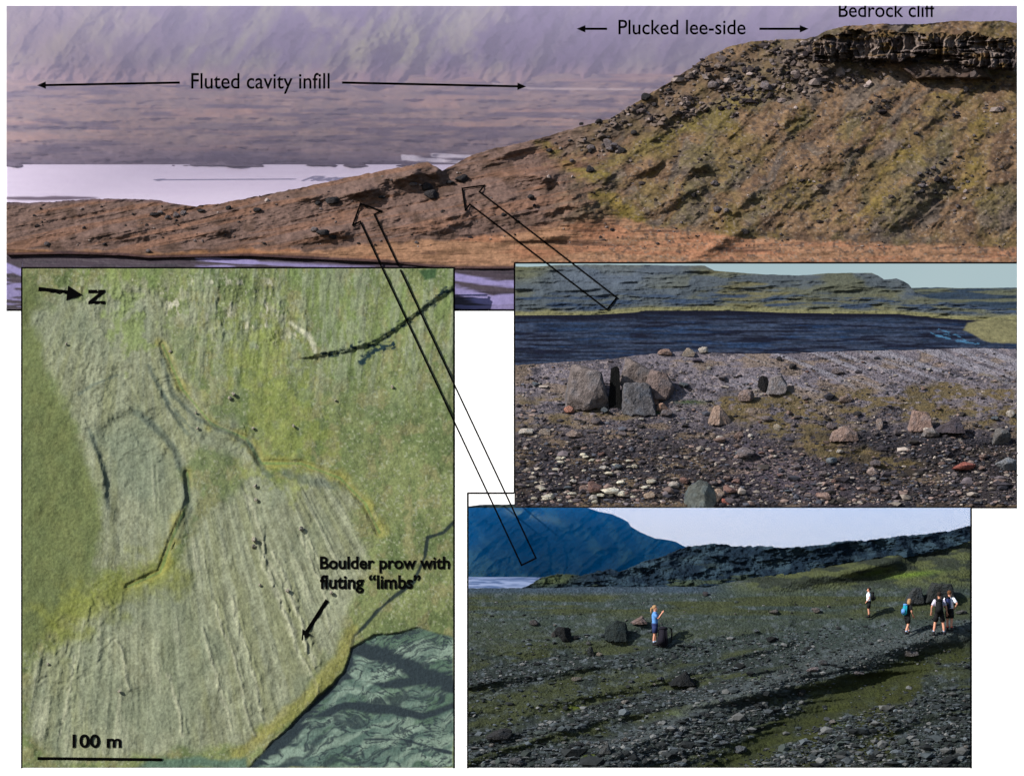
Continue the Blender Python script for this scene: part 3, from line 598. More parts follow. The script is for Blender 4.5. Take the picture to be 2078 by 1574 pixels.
def bg_color(X, Y):
    c = mix(L((60,72,68), GB), L((44,52,50), GB), sm(1230, 1400, Y)); n = fbm(X/30, Y/10, 5, 155); q = q_of(X, Y)
    c = mix(c, L((96,106,112), GB), sm(.55, .7, fbm(X/9, Y/5, 4, 156))*.6)
    g = sm(.3, .55, fbm(X/130, Y/9, 4, 157))*sm(1202, 1212, Y)*sm(1275, 1235, Y)
    g = np.maximum(g, sm(.5, .62, fbm(q/40+.35, X/600, 3, 152)*-1+1)*sm(.25, .5, fbm(X/60, Y/20, 4, 158))*sm(1230, 1330, Y)*.9)
    c = mix(c, mix(L((78,84,52), GB), L((50,56,32), GB), n), g*.85)
    rt = sm(1440, 1560, X)*sm(1215, 1180, Y+(X-1600)*.02); c = mix(c, mix(L((86,92,56), GB), L((50,56,44), GB), sm(.4, .62, fbm(X/40, Y/12, 4, 181))), rt*.85)
    c = mix(c, L((100,124,44), GB), np.maximum(bump(X, Y, 1850, 1165, 50, 50, 5, 6, -6), bump(X, Y, 1780, 1160, 30, 20, 4, 6, -12)*.6)*.8)
    c = mix(c, L((84,96,26), GB), np.maximum.reduce([bump(X, Y, a, b, 18, 18, 5, 6) for a, b in ((1165,1435),(1375,1447),(1535,1374),(1690,1438),(1196,1531),(1700,1470),(1560,1500),(1640,1530))])*.75)
    m2 = poly(X, Y, [(1560,1500),(1700,1420),(1850,1330),(1970,1280),(1970,1330),(1850,1420),(1800,1557),(1480,1557)], 20, 30, 159)*sm(.4, .55, fbm(X/50, Y/30, 4, 160)); c = mix(c, L((56,60,28), GB), m2*.85)
    d, _ = pdist(X, Y, TRO); c = mix(c, mix(L((62,68,34), GB), L((40,46,28), GB), n), sm(44, 8, d+(n-.5)*50)*.9); d, _ = pdist(X, Y, RDG); c = mix(c, L((84,92,94), GB), sm(34, 4, d+(n-.5)*30)*.6)
    c = mix(c, L((60,78,100), GB), sm(1207, 1198, Y)*sm(1500, 1400, X)*.6)
    return c
M_BG = ground_mat('fluted_till', 12, .8, .95, .5, fine=9)
bgr = sheet('plain', 951, 1969, bg_top, lambda x: 1557+0*x, 760, 360, bg_depth, bg_color, M_BG, rag=1.2, rags=10)
mo_top = curve([(1060,1192),(1080,1184),(1100,1172),(1130,1165),(1160,1166),(1180,1169),(1200,1162),(1215,1159),(1240,1155),(1255,1160),(1280,1152),(1300,1141),(1330,1134),(1350,1128),(1370,1118),(1385,1113),(1400,1108),(1450,1103),(1475,1105),(1500,1109),(1540,1108),(1590,1111),(1650,1108),(1680,1104),(1700,1100),(1720,1097),(1760,1097),(1820,1088),(1900,1082),(1940,1075),(1970,1067)])
def mo_depth(X, Y): return -905 + (1192-Y)*.42 - (ridge((X-Y*.8)/70, (Y+X*.16)/50, 5, 161)-.5)*44 - (fbm(X/10, Y/8, 4, 162)-.5)*9
def mo_color(X, Y):
    c = mix(L((24,42,58), GB), L((50,70,84), GB), sm(.40, .66, fbm(X/30, Y/14, 5, 163))); c = mix(c, L((80,92,60), GB), bump(X, Y, 1110, 1178, 30, 50, 10, 12, -8)*.8)
    c = mix(c, L((70,80,52), GB), sm(.58, .68, fbm(X/60, Y/10, 4, 164))*sm(1120, 1180, Y)*.6); return c
mo = sheet('moraine', 1060, 1969, mo_top, lambda x: bg_top(x)+5, 620, 90, mo_depth, mo_color, ground_mat('moraine_rubble', 9, .9, .95, .35, fine=5), rag=3, rags=9, thick=10, seed=8)
bm_top = curve([(950,1027),(975,1024),(1044,1023),(1046,1029),(1190,1029.5),(1215,1038),(1240,1042),(1262,1052),(1275,1059),(1280,1068),(1300,1080),(1330,1092),(1360,1096),(1372,1099),(1385,1107),(1400,1113),(1480,1140)])
def bm_depth(X, Y):
    u = X+Y*1.1
    return -800 + (1180-Y)*.42 - (ridge(u/80, (Y-X*.2)/90, 5, 171)-.5)*30 - (fbm(X/12, Y/12, 4, 174)-.5)*5 - bump(X, Y, 1180, 1080, 140, 160, 60, 90)*14
def bm_color(X, Y):
    c = mix(L((20,38,48), GB), L((40,62,60), GB), sm(.45, .65, fbm((X-Y*.9)/30, (Y+X*.5)/90, 5, 172)))  # blue of the distance haze partly painted into the rock colour
    c = mix(c, L((104,118,88), GB), bump(X, Y, 1060, 1042, 40, 60, 8, 8, 12)*.8)
    c = mix(c, L((60,84,70), GB), sm(1160, 1175, Y)*.7); return c
bmn = sheet('mountain', 951, 1480, bm_top, lambda x: 1178+0*x, 360, 110, bm_depth, bm_color, ground_mat('haze_tinted_basalt', 3, .4, .95, .15, fine=1.5), thick=8, seed=6, rag=.8)
lk2 = sheet('lake', 951, 1130, lambda x: 1171+0*x, lambda x: 1198+0*x, 120, 20, lambda X, Y: -822-(Y-1171)*2.6, lambda X, Y: mix(L((150,165,200), .55), L((90,110,150), .55), sm(.45, .6, fbm(X/50, Y/2.5, 3, 173))), ground_mat('lagoon_water', 1, .02, .4, .05, .4))
flat_sky('sky', [(951, 1969, 1030, 1200), (951, 1044, 1001, 1030)], -690, emit_mat('bright_sky', (222,228,236), (250,244,240), E0*1.5, .035))
h2 = box('haze', 951, 1969, 1030, 1196, -836, -696); h2.data.materials.append(haze_mat((.0, .19, .60), .30))
tag(h2, 'blue haze in front of the dark mountain behind the plain', 'haze', None, 'stuff')

# ================================================================== BOULDERS
EX = {  # main faces of the boulders whose outline one can read: normal x, y, z and distance
 1: [(-1,-.15,.2,.82),(.85,-.1,.3,.85),(.35,-.9,-.1,.95),(-.25,-.9,.2,.7),(.25,-.1,1,.8),(-.5,-.3,.9,.95),(.5,-.6,-.7,.95),(.6,0,.8,.95),(0,0,-1,.8),(0,1,.1,.8),(-.4,-.6,-.7,.9)],
 2: [(-1,0,.25,.75),(.55,-.1,.8,.62),(-.35,-.6,.7,.85),(.2,-.95,.1,.6),(0,0,-1,.55),(0,1,.1,.7),(1,-.2,0,.95)],
 3: [(-1,-.1,.05,.75),(.95,-.1,.25,.8),(.2,-.9,.15,.6),(0,.1,1,.7),(0,0,-1,.8),(-.5,-.8,-.2,.75),(0,1,0,.7)],
 4: [(-1,0,.2,.8),(1,0,.1,.8),(0,-1,.2,.5),(0,0,1,.95),(0,0,-1,.9),(0,1,0,.6),(.8,-.2,.7,1.0)],
 5: [(-.9,0,.5,.8),(.8,-.1,.6,.8),(.3,-.9,.3,.6),(-.4,-.8,.4,.65),(.1,0,1,.7),(1,-.3,-.5,.85),(0,0,-1,.6),(0,1,0,.7)],
 10: [(-1,-.1,.3,.8),(.8,-.2,.6,.8),(.2,-.9,.3,.7),(-.2,0,1,.85),(1,0,-.3,.9),(0,0,-1,.7),(0,1,0,.7)],
 17: [(-.8,-.1,.75,.7),(.5,-.1,.85,.55),(-.1,0,1,.55),(-.2,-.8,.5,.55),(.5,-.7,.3,.6),(0,0,-1,.5),(0,1,.3,.6)],
 18: [(.4,-.2,.9,.45),(.9,0,.3,.9),(-.4,0,1,.5),(-.9,-.1,.5,.8),(-.2,-.9,.3,.5),(.3,-.9,-.2,.55),(0,0,-1,.4),(0,1,.3,.6)],
 21: [(-1,-.1,.25,.75),(.5,-.2,.8,.65),(.1,0,1,.55),(1,0,.2,.8),(.1,-.9,.4,.6),(-.3,-.3,1,.8),(0,0,-1,.6),(0,1,.3,.6)],
 23: [(-.6,-.2,.8,.75),(.9,-.1,.3,.8),(.3,-.8,.4,.65),(-.5,-.8,.1,.7),(0,0,-1,.6),(0,1,.3,.6)],
 29: [(-.8,-.3,.5,.75),(.6,-.2,.7,.7),(.1,-.2,1,.6),(-.5,-.1,.9,.66),(.1,-.8,.6,.6),(-.4,-.9,.1,.6),(.7,-.7,.1,.7),(0,0,-1,.8),(0,1,.3,.6)],
 54: [(-.7,-.1,.7,.72),(1,-.1,.15,.75),(.3,-.9,.3,.65),(-.5,-.8,.3,.65),(.3,0,1,.88),(-1,0,.1,.9),(0,0,-1,.7),(0,1,.3,.6)],
 55: [(-.45,-.15,.85,.45),(.8,-.1,.6,.72),(-.1,-.9,-.2,.6),(.4,-.9,.2,.6),(0,0,-1,.3),(0,1,.3,.6)],
 56: [(-.5,-.1,.8,.5),(.75,-.1,.7,.6),(.1,-.9,.2,.55),(-.4,-.8,.4,.6),(0,0,-1,.35),(0,1,.3,.6)],
 64: [(-.8,-.1,.5,.8),(.9,-.1,.3,.85),(0,-1,-.15,.5),(.05,0,1,.6),(.6,-.2,.8,.85),(0,0,-1,.5),(0,1,.3,.6)],
 63: [(-.6,-.1,.8,.7),(.9,-.1,.4,.8),(.1,-1,-.1,.5),(.05,0,1,.7),(0,0,-1,.5),(0,1,.3,.6)],
 70: [(-.6,-.3,.7,.55),(.8,-.2,.4,.6),(.3,-.9,.2,.6),(0,0,-1,.6),(0,1,.3,.6)]}
def big(seed, planes=10, rough=.05, lo=.6, ex=None):
    P = rock_shape(IV4, seed, planes, rough*(1 if ex is None else .8), lo, ex); P = P/np.abs(P).max(0)
    return mesh_from('boulder', P, IF4, None, ROCK, False)
def rc(c, g=1.0): return lin(c, g)
GREY = rc((128,116,116), .6); PINK = rc((156,130,120), .6); PALE = rc((196,186,176), .6); DARK = rc((62,58,60), .6); RED = rc((172,104,92), .6); BLUEG = rc((112,118,124), .6)
# -- main picture
R1 = [
 (869,387,24,17,DARK,'dark angular boulder, upper of the two stacked beside the dark mound'),
 (877,404,30,20,DARK,'dark boulder with a pale chip, lower of the two beside the dark mound'),
 (937,371,26,18,DARK,'dark craggy boulder just above the tip of the shorter outlined arrow'),
 (912,375,20,9,DARK,'low dark rock touching the left foot of the boulder above the shorter outlined arrow'),
 (838,378,16,9,GREY,'low grey rock at the left foot of the stacked dark boulders'),
 (671,413,30,14,DARK,'long dark boulder left of the tip of the longer outlined arrow'),
 (646,416,13,9,DARK,'small dark boulder just left of the long dark one near the longer arrow tip'),
 (775,403,14,7,DARK,'small dark boulder right of the tip of the longer outlined arrow'),
 (1196,350,18,15,DARK,'round dark boulder alone beside the yellow gully of the hill'),
 (1215,250,15,9,DARK,'dark boulder standing out on the skyline of the hill'),
 (1180,254,9,6,DARK,'small dark boulder on the skyline left of the bigger one'),
 (1511,474,18,11,DARK,'dark boulder at the foot of the hill on the edge of the orange flat'),
 (1575,258,11,10,PINK,'pale pinkish boulder alone in the middle of the grassy slope'),
 (2032,225,13,10,PINK,'pale pink boulder near the right end of the slope under the cliff'),
 (640,470,18,10,GREY,'grey boulder leading the dark rock cluster on the lower ridge'),
 (658,478,30,13,DARK,'long dark boulder in the middle of the rock cluster on the lower ridge'),
 (676,486,24,13,DARK,'dark boulder at the lower right end of the rock cluster on the lower ridge'),
 (300,514,11,9,GREY,'grey boulder standing on the bank above the river'),
 (522,430,16,9,DARK,'dark boulder on the low ridge under the near shore of the lake'),
 (462,425,13,8,DARK,'dark boulder left of centre on the crest of the low ridge below the lake'),
 (410,430,18,6,DARK,'flat dark rock on the crest of the low ridge'),
 (372,437,12,11,GREY,'upright grey boulder at the right end of the pale rock row on the low ridge'),
 (356,441,13,12,GREY,'upright grey boulder in the middle of the pale rock row on the low ridge'),
 (340,444,12,8,GREY,'grey boulder at the left end of the pale rock row on the low ridge'),
 (314,438,18,7,DARK,'flat dark boulder left of the pale rock row on the low ridge'),
 (1233,298,20,18,GREY,'tall grey boulder with a bright left face on the plucked slope'),
 (1200,305,18,12,GREY,'grey boulder left of the tall bright faced one on the plucked slope'),
 (1262,310,16,12,DARK,'dark boulder right of the tall bright faced one on the plucked slope'),
 (1450,180,26,16,GREY,'large grey block low in the talus of the plucked slope'),
 (1556,184,28,14,GREY,'grey block in the lower row of the talus under the cliff'),
 (1520,188,22,12,GREY,'grey block left of the larger one in the lower talus row'),
 (1490,205,18,8,DARK,'dark rock at the tail of the lower talus row'),
]
for i, (x, y, w_, h_, c, lb) in enumerate(R1):
    rock('boulder', lb, 'boulder', 'boulders on the hill', hill, x, y, w_*1.12, h_*1.12, c, glob=True, dp=.7, mesh=PROTO[i % 14])
def scatter(n, region, size, cols, lab, grp, s, name='boulder', cat='boulder', ok=None, persp=None, flat=.7):
    x0, x1, y0, y1 = region; t = 0
    while t < n:
        x = rng.uniform(x0, x1); y = rng.uniform(y0, y1)
        if y < s.top(x)+6 or y > s.bot(x)-3: continue
        if ok and not ok(x, y): continue
        z = rng.lognormvariate(0, .4)*size*(persp(y) if persp else 1)
        c = rng.choice(cols); f = rng.uniform(.75, 1.25)
        rock(name, lab, cat, grp, s, x, y, z, z*flat*rng.uniform(.7, 1.3), tuple(min(.8, v*f) for v in c), dp=1); t += 1
scatter(60, (1270,1660,85,230), 9.5, [GREY, GREY, rc((150,134,126),.6), DARK], 'small grey block lying in the talus below the cliff', 'blocks in the talus below the cliff', hill, ok=lambda x, y: y < 235-(x-1250)*.16 and y < 300)
scatter(22, (1110,1300,240,330), 9, [GREY, DARK], 'small rock on the bouldery toe of the plucked slope', 'rocks on the toe of the plucked slope', hill)
scatter(26, (1640,2060,150,330), 8, [GREY, DARK, DARK], 'small dark rock on the slope below the bedrock cliff', 'rocks on the slope below the cliff', hill)
scatter(26, (1850,1980,320,400), 9, [GREY, DARK, DARK], 'small dark rock in the rubble patch low on the right slope', 'rocks in the right rubble patch', hill, ok=lambda x, y: abs((x-1850)+(y-400)*1.6) < 70)
scatter(22, (1350,2060,330,480), 7, [GREY, DARK, PINK], 'small rock strewn over the lower grassy slope', 'rocks on the lower grassy slope', hill)
scatter(20, (60,1100,400,500), 7, [DARK, DARK, GREY], 'small dark rock strewn on the low fluted ridge', 'rocks on the low fluted ridge', hill)

hc = [L((112,100,98), .55), L((66,58,58), .5), L((84,74,72), .5), L((150,136,132), .55), L((44,38,42), .5)]
gravel('rubble', 'fine grey rubble strewn over the hill below the cliff', hill, 2300, (60,2060,80,505), lambda x, y: 2.8+1.8*(y < 235), hc, 9, flat=.8, cat='rubble',
       dens=lambda x, y: np.where((x > 1170) & (y < 262-(x-1250)*.16) & (y < 300), 1.0, np.where(x > 1200, .13, .06))*(.15+1.2*(fbm(x/34, y/22, 4, 71) > .52)))
# -- rock field picture
R2 = [
 (1190,828,108,92,rc((120,110,108),.60),'huge blocky grey boulder with a flat pinkish face, left of the black cleft',1,10,.5),
 (1291,788,88,64,rc((124,112,108),.60),'upper pointed half of the split grey boulder, right of the black cleft',2,9,.5),
 (1292,836,86,66,rc((104,102,106),.60),'lower half of the split grey boulder, under the overhanging piece',3,10,.45),
 (1248,824,26,84,rc((10,11,12),.5),'black block standing in for the shade in the cleft between the huge boulders',4,10,.5),  # near-black block added to give the shadowed gap its darkness
 (1336,810,80,62,rc((124,108,104),.60),'pinkish boulder leaning on the right side of the split boulder',5,12,.6),
 (1352,723,36,16,PINK,'flat pink boulder on the crest left of the crest pile',6,10,.5),
 (1399,724,32,19,rc((160,146,134),.6),'pale boulder topping the crest of the rock field against the dark plain',7,9,.5),
 (1427,718,22,15,PALE,'small pale boulder right of the one topping the crest',8,9,.5),
 (1414,736,22,10,rc((92,84,98),.6),'violet grey boulder just below the crest pile',9,9,.5),
 (1578,801,46,42,rc((138,130,130),.62),'rounded grey boulder in mid field with a dark slab on its left',10,10,.5),
 (1548,793,24,32,rc((40,38,40),.5),'dark slab leaning beside the rounded mid field boulder',11,8,.5),
 (1516,817,38,28,rc((140,122,116),.62),'grey boulder in front and left of the rounded mid field boulder',12,9,.5),
 (1716,817,30,17,rc((156,134,124),.62),'low pinkish boulder right of the mid field moss',13,9,.5),
 (1611,750,20,14,DARK,'black boulder high on the far slope of the rock field',14,8,.5),
 (1582,733,14,11,DARK,'small dark boulder above and left of the black one on the far slope',15,8,.5),
 (1700,760,30,15,GREY,'low grey boulder on the fluted far slope',16,9,.5),
 (1458,860,52,40,rc((162,138,124),.62),'jagged pinkish rock on the crest of the gravel ridge in front',17,8,.6),
 (1714,896,66,34,rc((154,130,120),.62),'wedge shaped pink boulder above a black hollow on the mossy mound',18,7,.6),
 (1688,873,24,18,GREY,'grey boulder behind the left end of the pink wedge',19,9,.5),
 (1783,871,19,23,rc((158,140,132),.62),'small upright pale boulder between the pink wedge and the right hand group',20,8,.5),
 (1868,872,54,42,rc((156,130,120),.62),'pink topped boulder at the left of the right hand group',21,8,.6),
 (1884,888,46,22,rc((142,132,128),.62),'pale low rock in front of the pink topped boulder',22,9,.5),
 (1935,886,76,44,rc((84,76,82),.62),'big dark violet boulder in the middle of the right hand group',23,9,.6),
 (2030,902,46,36,rc((112,108,106),.62),'grey boulder at the right end of the right hand group',24,9,.5),
 (2053,846,24,15,PALE,'pale boulder cut by the right edge above the right hand group',25,9,.5),
 (1578,873,18,14,rc((180,166,148),.62),'small pale boulder on the olive moss',26,9,.5),
 (1557,856,30,13,GREY,'flat grey rock on the moss behind the small pale boulder',27,9,.5),
 (1741,845,20,12,DARK,'small dark boulder behind the mossy mound',28,9,.5),
 (1422,1027,80,58,rc((98,102,98),.6),'large grey green boulder cut by the bottom edge of the rock field',29,8,.6),
 (1456,1018,30,28,rc((190,164,146),.6),'pale pinkish stone behind the right flank of the grey green boulder',30,9,.5),
 (1472,1027,20,14,RED,'orange red stone at the right foot of the grey green boulder',31,9,.5),
 (1954,956,52,20,RED,'long red stone lying in the dark gravel at the right',32,9,.5),
 (1772,966,28,19,rc((170,150,142),.6),'pale stone with a dark left face in the right foreground gravel',33,8,.6),
 (2042,954,46,28,rc((140,142,146),.6),'pale slab cut by the right edge in the foreground gravel',34,8,.5),
 (1156,839,24,17,rc((188,134,116),.6),'pink pointed stone in front of the huge blocky boulder',35,8,.5),
 (1342,836,26,20,rc((186,150,130),.6),'pink chunk at the front foot of the split boulder',36,8,.5),
 (1324,822,26,24,rc((166,134,120),.6),'pinkish chunk propped against the lower half of the split boulder',37,8,.5),
 (1068,881,32,13,PALE,'flat pale stone near the left edge of the rock field',38,9,.5),
 (1108,881,28,14,rc((164,150,140),.6),'flat pale stone second from the left edge of the rock field',39,9,.5),
 (1166,885,36,14,rc((154,136,128),.6),'broad low pinkish stone left of centre in front of the huge boulder',40,9,.5),
 (1462,897,30,12,PINK,'flat pink stone under the jagged rock of the gravel ridge',41,9,.5),
 (1500,890,22,16,PINK,'pink stone just right of the flat one on the gravel ridge',42,9,.5),
 (1320,1012,28,17,rc((172,150,132),.6),'pale brown stone left of the grey green boulder at the bottom edge',43,9,.5),
]
for x, y, w_, h_, c, lb, sd, pl, lo in R2:
    rock('boulder', lb, 'boulder', 'boulders of the rock field', mg, x, min(y, 1024), w_, h_*1.1, c, glob=True, dp=.55, mesh=big(sd*7+3, pl, .06, lo, EX.get(sd)))
pm = lambda y: .35 + (y-712)/210
scatter(150, (1050,2060,730,1020), 11, [PINK, GREY, GREY, BLUEG, PALE, GREY, rc((134,104,96),.6)], 'loose stone lying in the gravel of the rock field', 'loose stones of the rock field', mg, 'stone', 'stone', persp=pm, flat=.55)
scatter(46, (1050,1330,925,1022), 8.5, [rc((226,216,194),.7), rc((206,196,176),.7)], 'small whitish stone in the lower left gravel of the rock field', 'whitish stones of the rock field', mg, 'stone', 'stone', persp=pm, flat=.45)
gc = [L((78,72,76),.6), L((104,96,100),.6), L((66,62,68),.6), L((60,56,54),.6), L((128,110,104),.6), L((52,52,60),.6), L((150,140,132),.6), L((78,80,90),.6)]
gravel('gravel', 'grey violet gravel covering the rock field', mg, 19000, (1048,2062,712,1026), lambda x, y: 1.3+(y-712)*.0095, gc, 5, dens=lambda x, y: np.where((mg_moss(x, y) > .35), .22, 1.0), bias=.9)

# -- fluted plain picture
BK = rc((42,44,46), .5)
R3 = [
 (1146,1299,42,31,BK,'black lumpy boulder left of the tallest black one',51,12,.6),
 (1170,1297,14,9,BK,'small black rock at the right side of the left black boulder',52,9,.5),
 (1124,1291,12,12,rc((92,88,86),.5),'small grey rock at the left side of the left black boulder',53,9,.5),
 (1252,1301,52,46,rc((50,60,60),.5),'tallest black boulder with a grey green lit side, left of the standing hiker',54,12,.6),
 (1299,1270,40,22,rc((150,128,122),.55),'wedge boulder with a pinkish lit face behind the tallest black one',55,6,.5),
 (1388,1397,62,38,BK,'black boulder alone in the middle of the foreground',56,8,.55),
 (1011,1501,58,26,rc((66,66,68),.5),'low dark boulder in the lower left corner of the plain',57,9,.5),
 (1084,1268,20,12,rc((96,92,92),.5),'small grey boulder near the left edge beyond the black boulders',58,8,.5),
 (1433,1208,15,9,rc((96,92,96),.5),'small grey boulder on the green strip below the moraine',59,8,.5),
 (1567,1301,28,11,BK,'flat black boulder in mid plain right of the standing hiker',60,9,.5),
 (1571,1245,24,10,rc((120,114,110),.55),'flat pale boulder in mid plain behind the flat black one',61,9,.5),
 (1655,1243,20,11,rc((124,116,112),.55),'pale boulder left of the hiker with hands on hips',62,9,.5),
 (1860,1226,46,36,rc((74,78,80),.5),'grey boulder behind the hiker with the blue pack',63,8,.55),
 (1910,1222,74,42,rc((62,66,66),.5),'largest dark boulder behind the pair of hikers at the right',64,8,.6),
 (1846,1331,38,15,rc((118,112,110),.55),'flat pale boulder on the ridge below the hikers',65,8,.5),
 (1669,1349,20,11,rc((96,96,98),.55),'grey stone beside the pale slab on the foreground ridge',66,8,.5),
 (1650,1361,28,9,rc((140,128,128),.55),'pale flat slab on the crest of the foreground ridge',67,8,.5),
 (1742,1368,30,8,rc((118,112,114),.55),'long flat slab right of centre on the foreground ridge',68,8,.5),
 (1624,1411,24,16,rc((56,58,60),.5),'dark stone on the near flank of the foreground ridge',69,8,.5),
 (1231,1531,32,26,rc((92,94,94),.5),'upright grey boulder near the bottom edge left of centre',70,8,.55),
 (1050,1555,38,18,rc((96,98,102),.5),'grey boulder cut by the bottom edge at the left',71,8,.5),
 (1271,1504,24,10,rc((128,124,120),.55),'pale flat stone above the upright grey boulder at the bottom',72,8,.5),
 (1170,1381,22,9,rc((140,132,122),.55),'pale flat stone below the left black boulder',73,8,.5),
 (1951,1246,24,9,rc((110,110,110),.55),'pale flat rock by the right edge next to the hikers',74,8,.5),
 (1199,1331,16,22,rc((66,70,70),.5),'upright dark stone in the cairn like cluster under the black boulders',75,8,.5),
 (1215,1331,16,9,rc((150,140,128),.55),'pale stone at the right of the cairn like cluster',76,8,.5),
 (1194,1309,10,9,rc((104,104,104),.55),'topmost small stone of the cairn like cluster',77,8,.5),
]
for x, y, w_, h_, c, lb, sd, pl, lo in R3:
    rock('boulder', lb, 'boulder', 'boulders on the fluted plain', bgr, x, min(y, 1553), w_, h_*1.1, c, glob=True, dp=.6, mesh=big(sd*5+1, pl, .085, lo, EX.get(sd)))
pb = lambda y: .22 + (y-1192)/300
scatter(98, (955,1965,1210,1552), 10, [rc((100,104,108),.55), rc((84,90,92),.55), rc((140,134,128),.55), rc((60,62,64),.5)], 'loose grey stone lying on the dark fluted plain', 'loose stones of the fluted plain', bgr, 'stone', 'stone', persp=pb, flat=.55)
gc = [L((72,80,84),.5), L((92,100,106),.5), L((50,54,56),.5), L((110,112,112),.5), L((44,48,50),.5), L((66,74,72),.5)]
def rd(x, y):
    q = q_of(x, y); return np.where(fbm(q/40+.35, x/600, 3, 152) > .48, 1.0, .16)*np.where(y < 1270, .5, 1)*(1-.85*sm(40, 14, pdist(x, y, TRO)[0]))*np.where((x > 1440) & (y < 1200), .15, 1)
gravel('gravel', 'dark grey gravel covering the fluted plain', bgr, 15000, (953,1967,1200,1555), lambda x, y: 1.2+(y-1192)*.0105, gc, 6, dens=rd, bias=.85)

# -- boulders seen from above in the aerial picture
R4 = [(514,872,6,'dark boulder beside the yellow channel of the aerial picture'), (518,990,8,'upper boulder of the pair in the middle of the aerial picture'), (520,1018,8,'lower boulder of the pair in the middle of the aerial picture'),
      (611,1078,10,'pale boulder with a dark shadow alone on the right of the grey fluting'), (516,1100,10,'boulder at the head of the brightest flutes'), (514,1112,8,'boulder just below the one at the head of the brightest flutes'),
      (583,1202,8,'boulder on the flutes left of the bold caption'), (672,1207,9,'boulder just above the bold straight arrow'), (528,1190,6,'small boulder on the flutes above the boulder left of the caption'),
      (242,1406,7,'boulder on the lower left fluting'), (345,716,6,'pale boulder near the head of the twin ridges'), (397,840,5,'small pale boulder below the twin ridges'), (401,872,6,'pale boulder on the slope of the twin ridges'),
      (467,812,8,'boulder group stone, left, in the green slope of the aerial picture'), (474,804,8,'boulder group stone, right, in the green slope of the aerial picture'), (796,788,7,'lonely boulder on the green slope at the right of the aerial picture'),
      (135,701,6,'dark boulder in the upper left grey patch'), (596,868,7,'dark boulder in the yellow green hollow'), (681,815,5,'pale boulder on the slope under the dark cliff line'), (97,1350,6,'pale stone near the left edge of the aerial picture')]
for x, y, z, lb in R4:
    rock('boulder', lb, 'boulder', 'boulders seen from above', None, x, y, z*1.1, z*1.1, rc((190,180,160), .7), dy=dep(aerial, x, y)-z*.4, dp=1, sink=0)

# ================================================================== PEOPLE
def tube(bm, pts, rad, n=10, cap=True):
    """tapered tube through pts; rad = list of (a, b) half axes or numbers"""
    rings = []; P = [Vector(p) for p in pts]
    for i, p in enumerate(P):
        t = (P[min(i+1, len(P)-1)] - P[max(i-1, 0)]).normalized()
        a = Vector((1, 0, 0)) if abs(t.x) < .8 else Vector((0, 0, 1))
        b = t.cross(a).normalized(); a = b.cross(t).normalized(); r = rad[i]
        ra, rb = r if isinstance(r, tuple) else (r, r)
        rings.append([bm.verts.new(p + a*ra*math.cos(2*math.pi*k/n) + b*rb*math.sin(2*math.pi*k/n)) for k in range(n)])
    for r0, r1 in zip(rings[:-1], rings[1:]):
        for k in range(n): bm.faces.new((r0[k], r0[(k+1) % n], r1[(k+1) % n], r1[k]))
    if cap: bm.faces.new(rings[0][::-1]); bm.faces.new(rings[-1])
def obj(name, bm, mat, parent, smooth=True, sub=0):
    bmesh.ops.recalc_face_normals(bm, faces=bm.faces)
    me = bpy.data.meshes.new(name); bm.to_mesh(me); bm.free(); me.materials.append(mat)
    for p in me.polygons: p.use_smooth = smooth
    o = bpy.data.objects.new(name, me); C.objects.link(o)
    if parent: o.parent = parent
    return o
def ball(bm, c, r, sub=2, cut=None):
    m = Matrix.Translation(c) @ Matrix.Diagonal((*r, 1)); v = bmesh.ops.create_icosphere(bm, subdivisions=sub, radius=1, matrix=m)['verts']
    if cut: bmesh.ops.delete(bm, geom=[x for x in v if cut(x.co)], context='VERTS')
def skin_body(name, bones, mat, parent):
    """bones: name -> (pos, radius, parent); grown with a Skin modifier, then frozen to a mesh"""
    me = bpy.data.meshes.new(name); ids = {k: i for i, k in enumerate(bones)}
    me.from_pydata([b[0] for b in bones.values()], [(ids[b[2]], i) for i, b in enumerate(bones.values()) if b[2]], [])
    o = bpy.data.objects.new(name, me); C.objects.link(o); o.modifiers.new('s', 'SKIN'); sl = me.skin_vertices[0].data
    for i, b in enumerate(bones.values()): sl[i].radius = (b[1], b[1]); sl[i].use_root = i == 0
    ss = o.modifiers.new('b', 'SUBSURF'); ss.levels = 2; ss.render_levels = 2
    dg = bpy.context.evaluated_depsgraph_get(); dg.update(); m2 = bpy.data.meshes.new_from_object(o.evaluated_get(dg))
    bpy.data.objects.remove(o); m2.name = name; m2.materials.clear(); m2.materials.append(mat)
    for p in m2.polygons: p.use_smooth = True
    b = bpy.data.objects.new(name, m2); C.objects.link(b); b.parent = parent; return b
SKIN = plain_mat('skin', rc((196,140,116), .8), .6, .06, 6)
def cloth(n, c): return plain_mat(n, rc(c, .8), .9, .12, 14)
CL = {k: cloth(k+'_cloth', v) for k, v in dict(white=(225,232,245), blue=(84,132,190), navy=(34,44,84), black=(16,17,20), teal=(20,130,150), purple=(16,14,26), brown=(90,58,34), blond=(150,118,86), dark=(34,24,20), sock=(150,170,200), red=(190,40,50), boot=(30,28,32), lilac=(196,190,210)).items()}
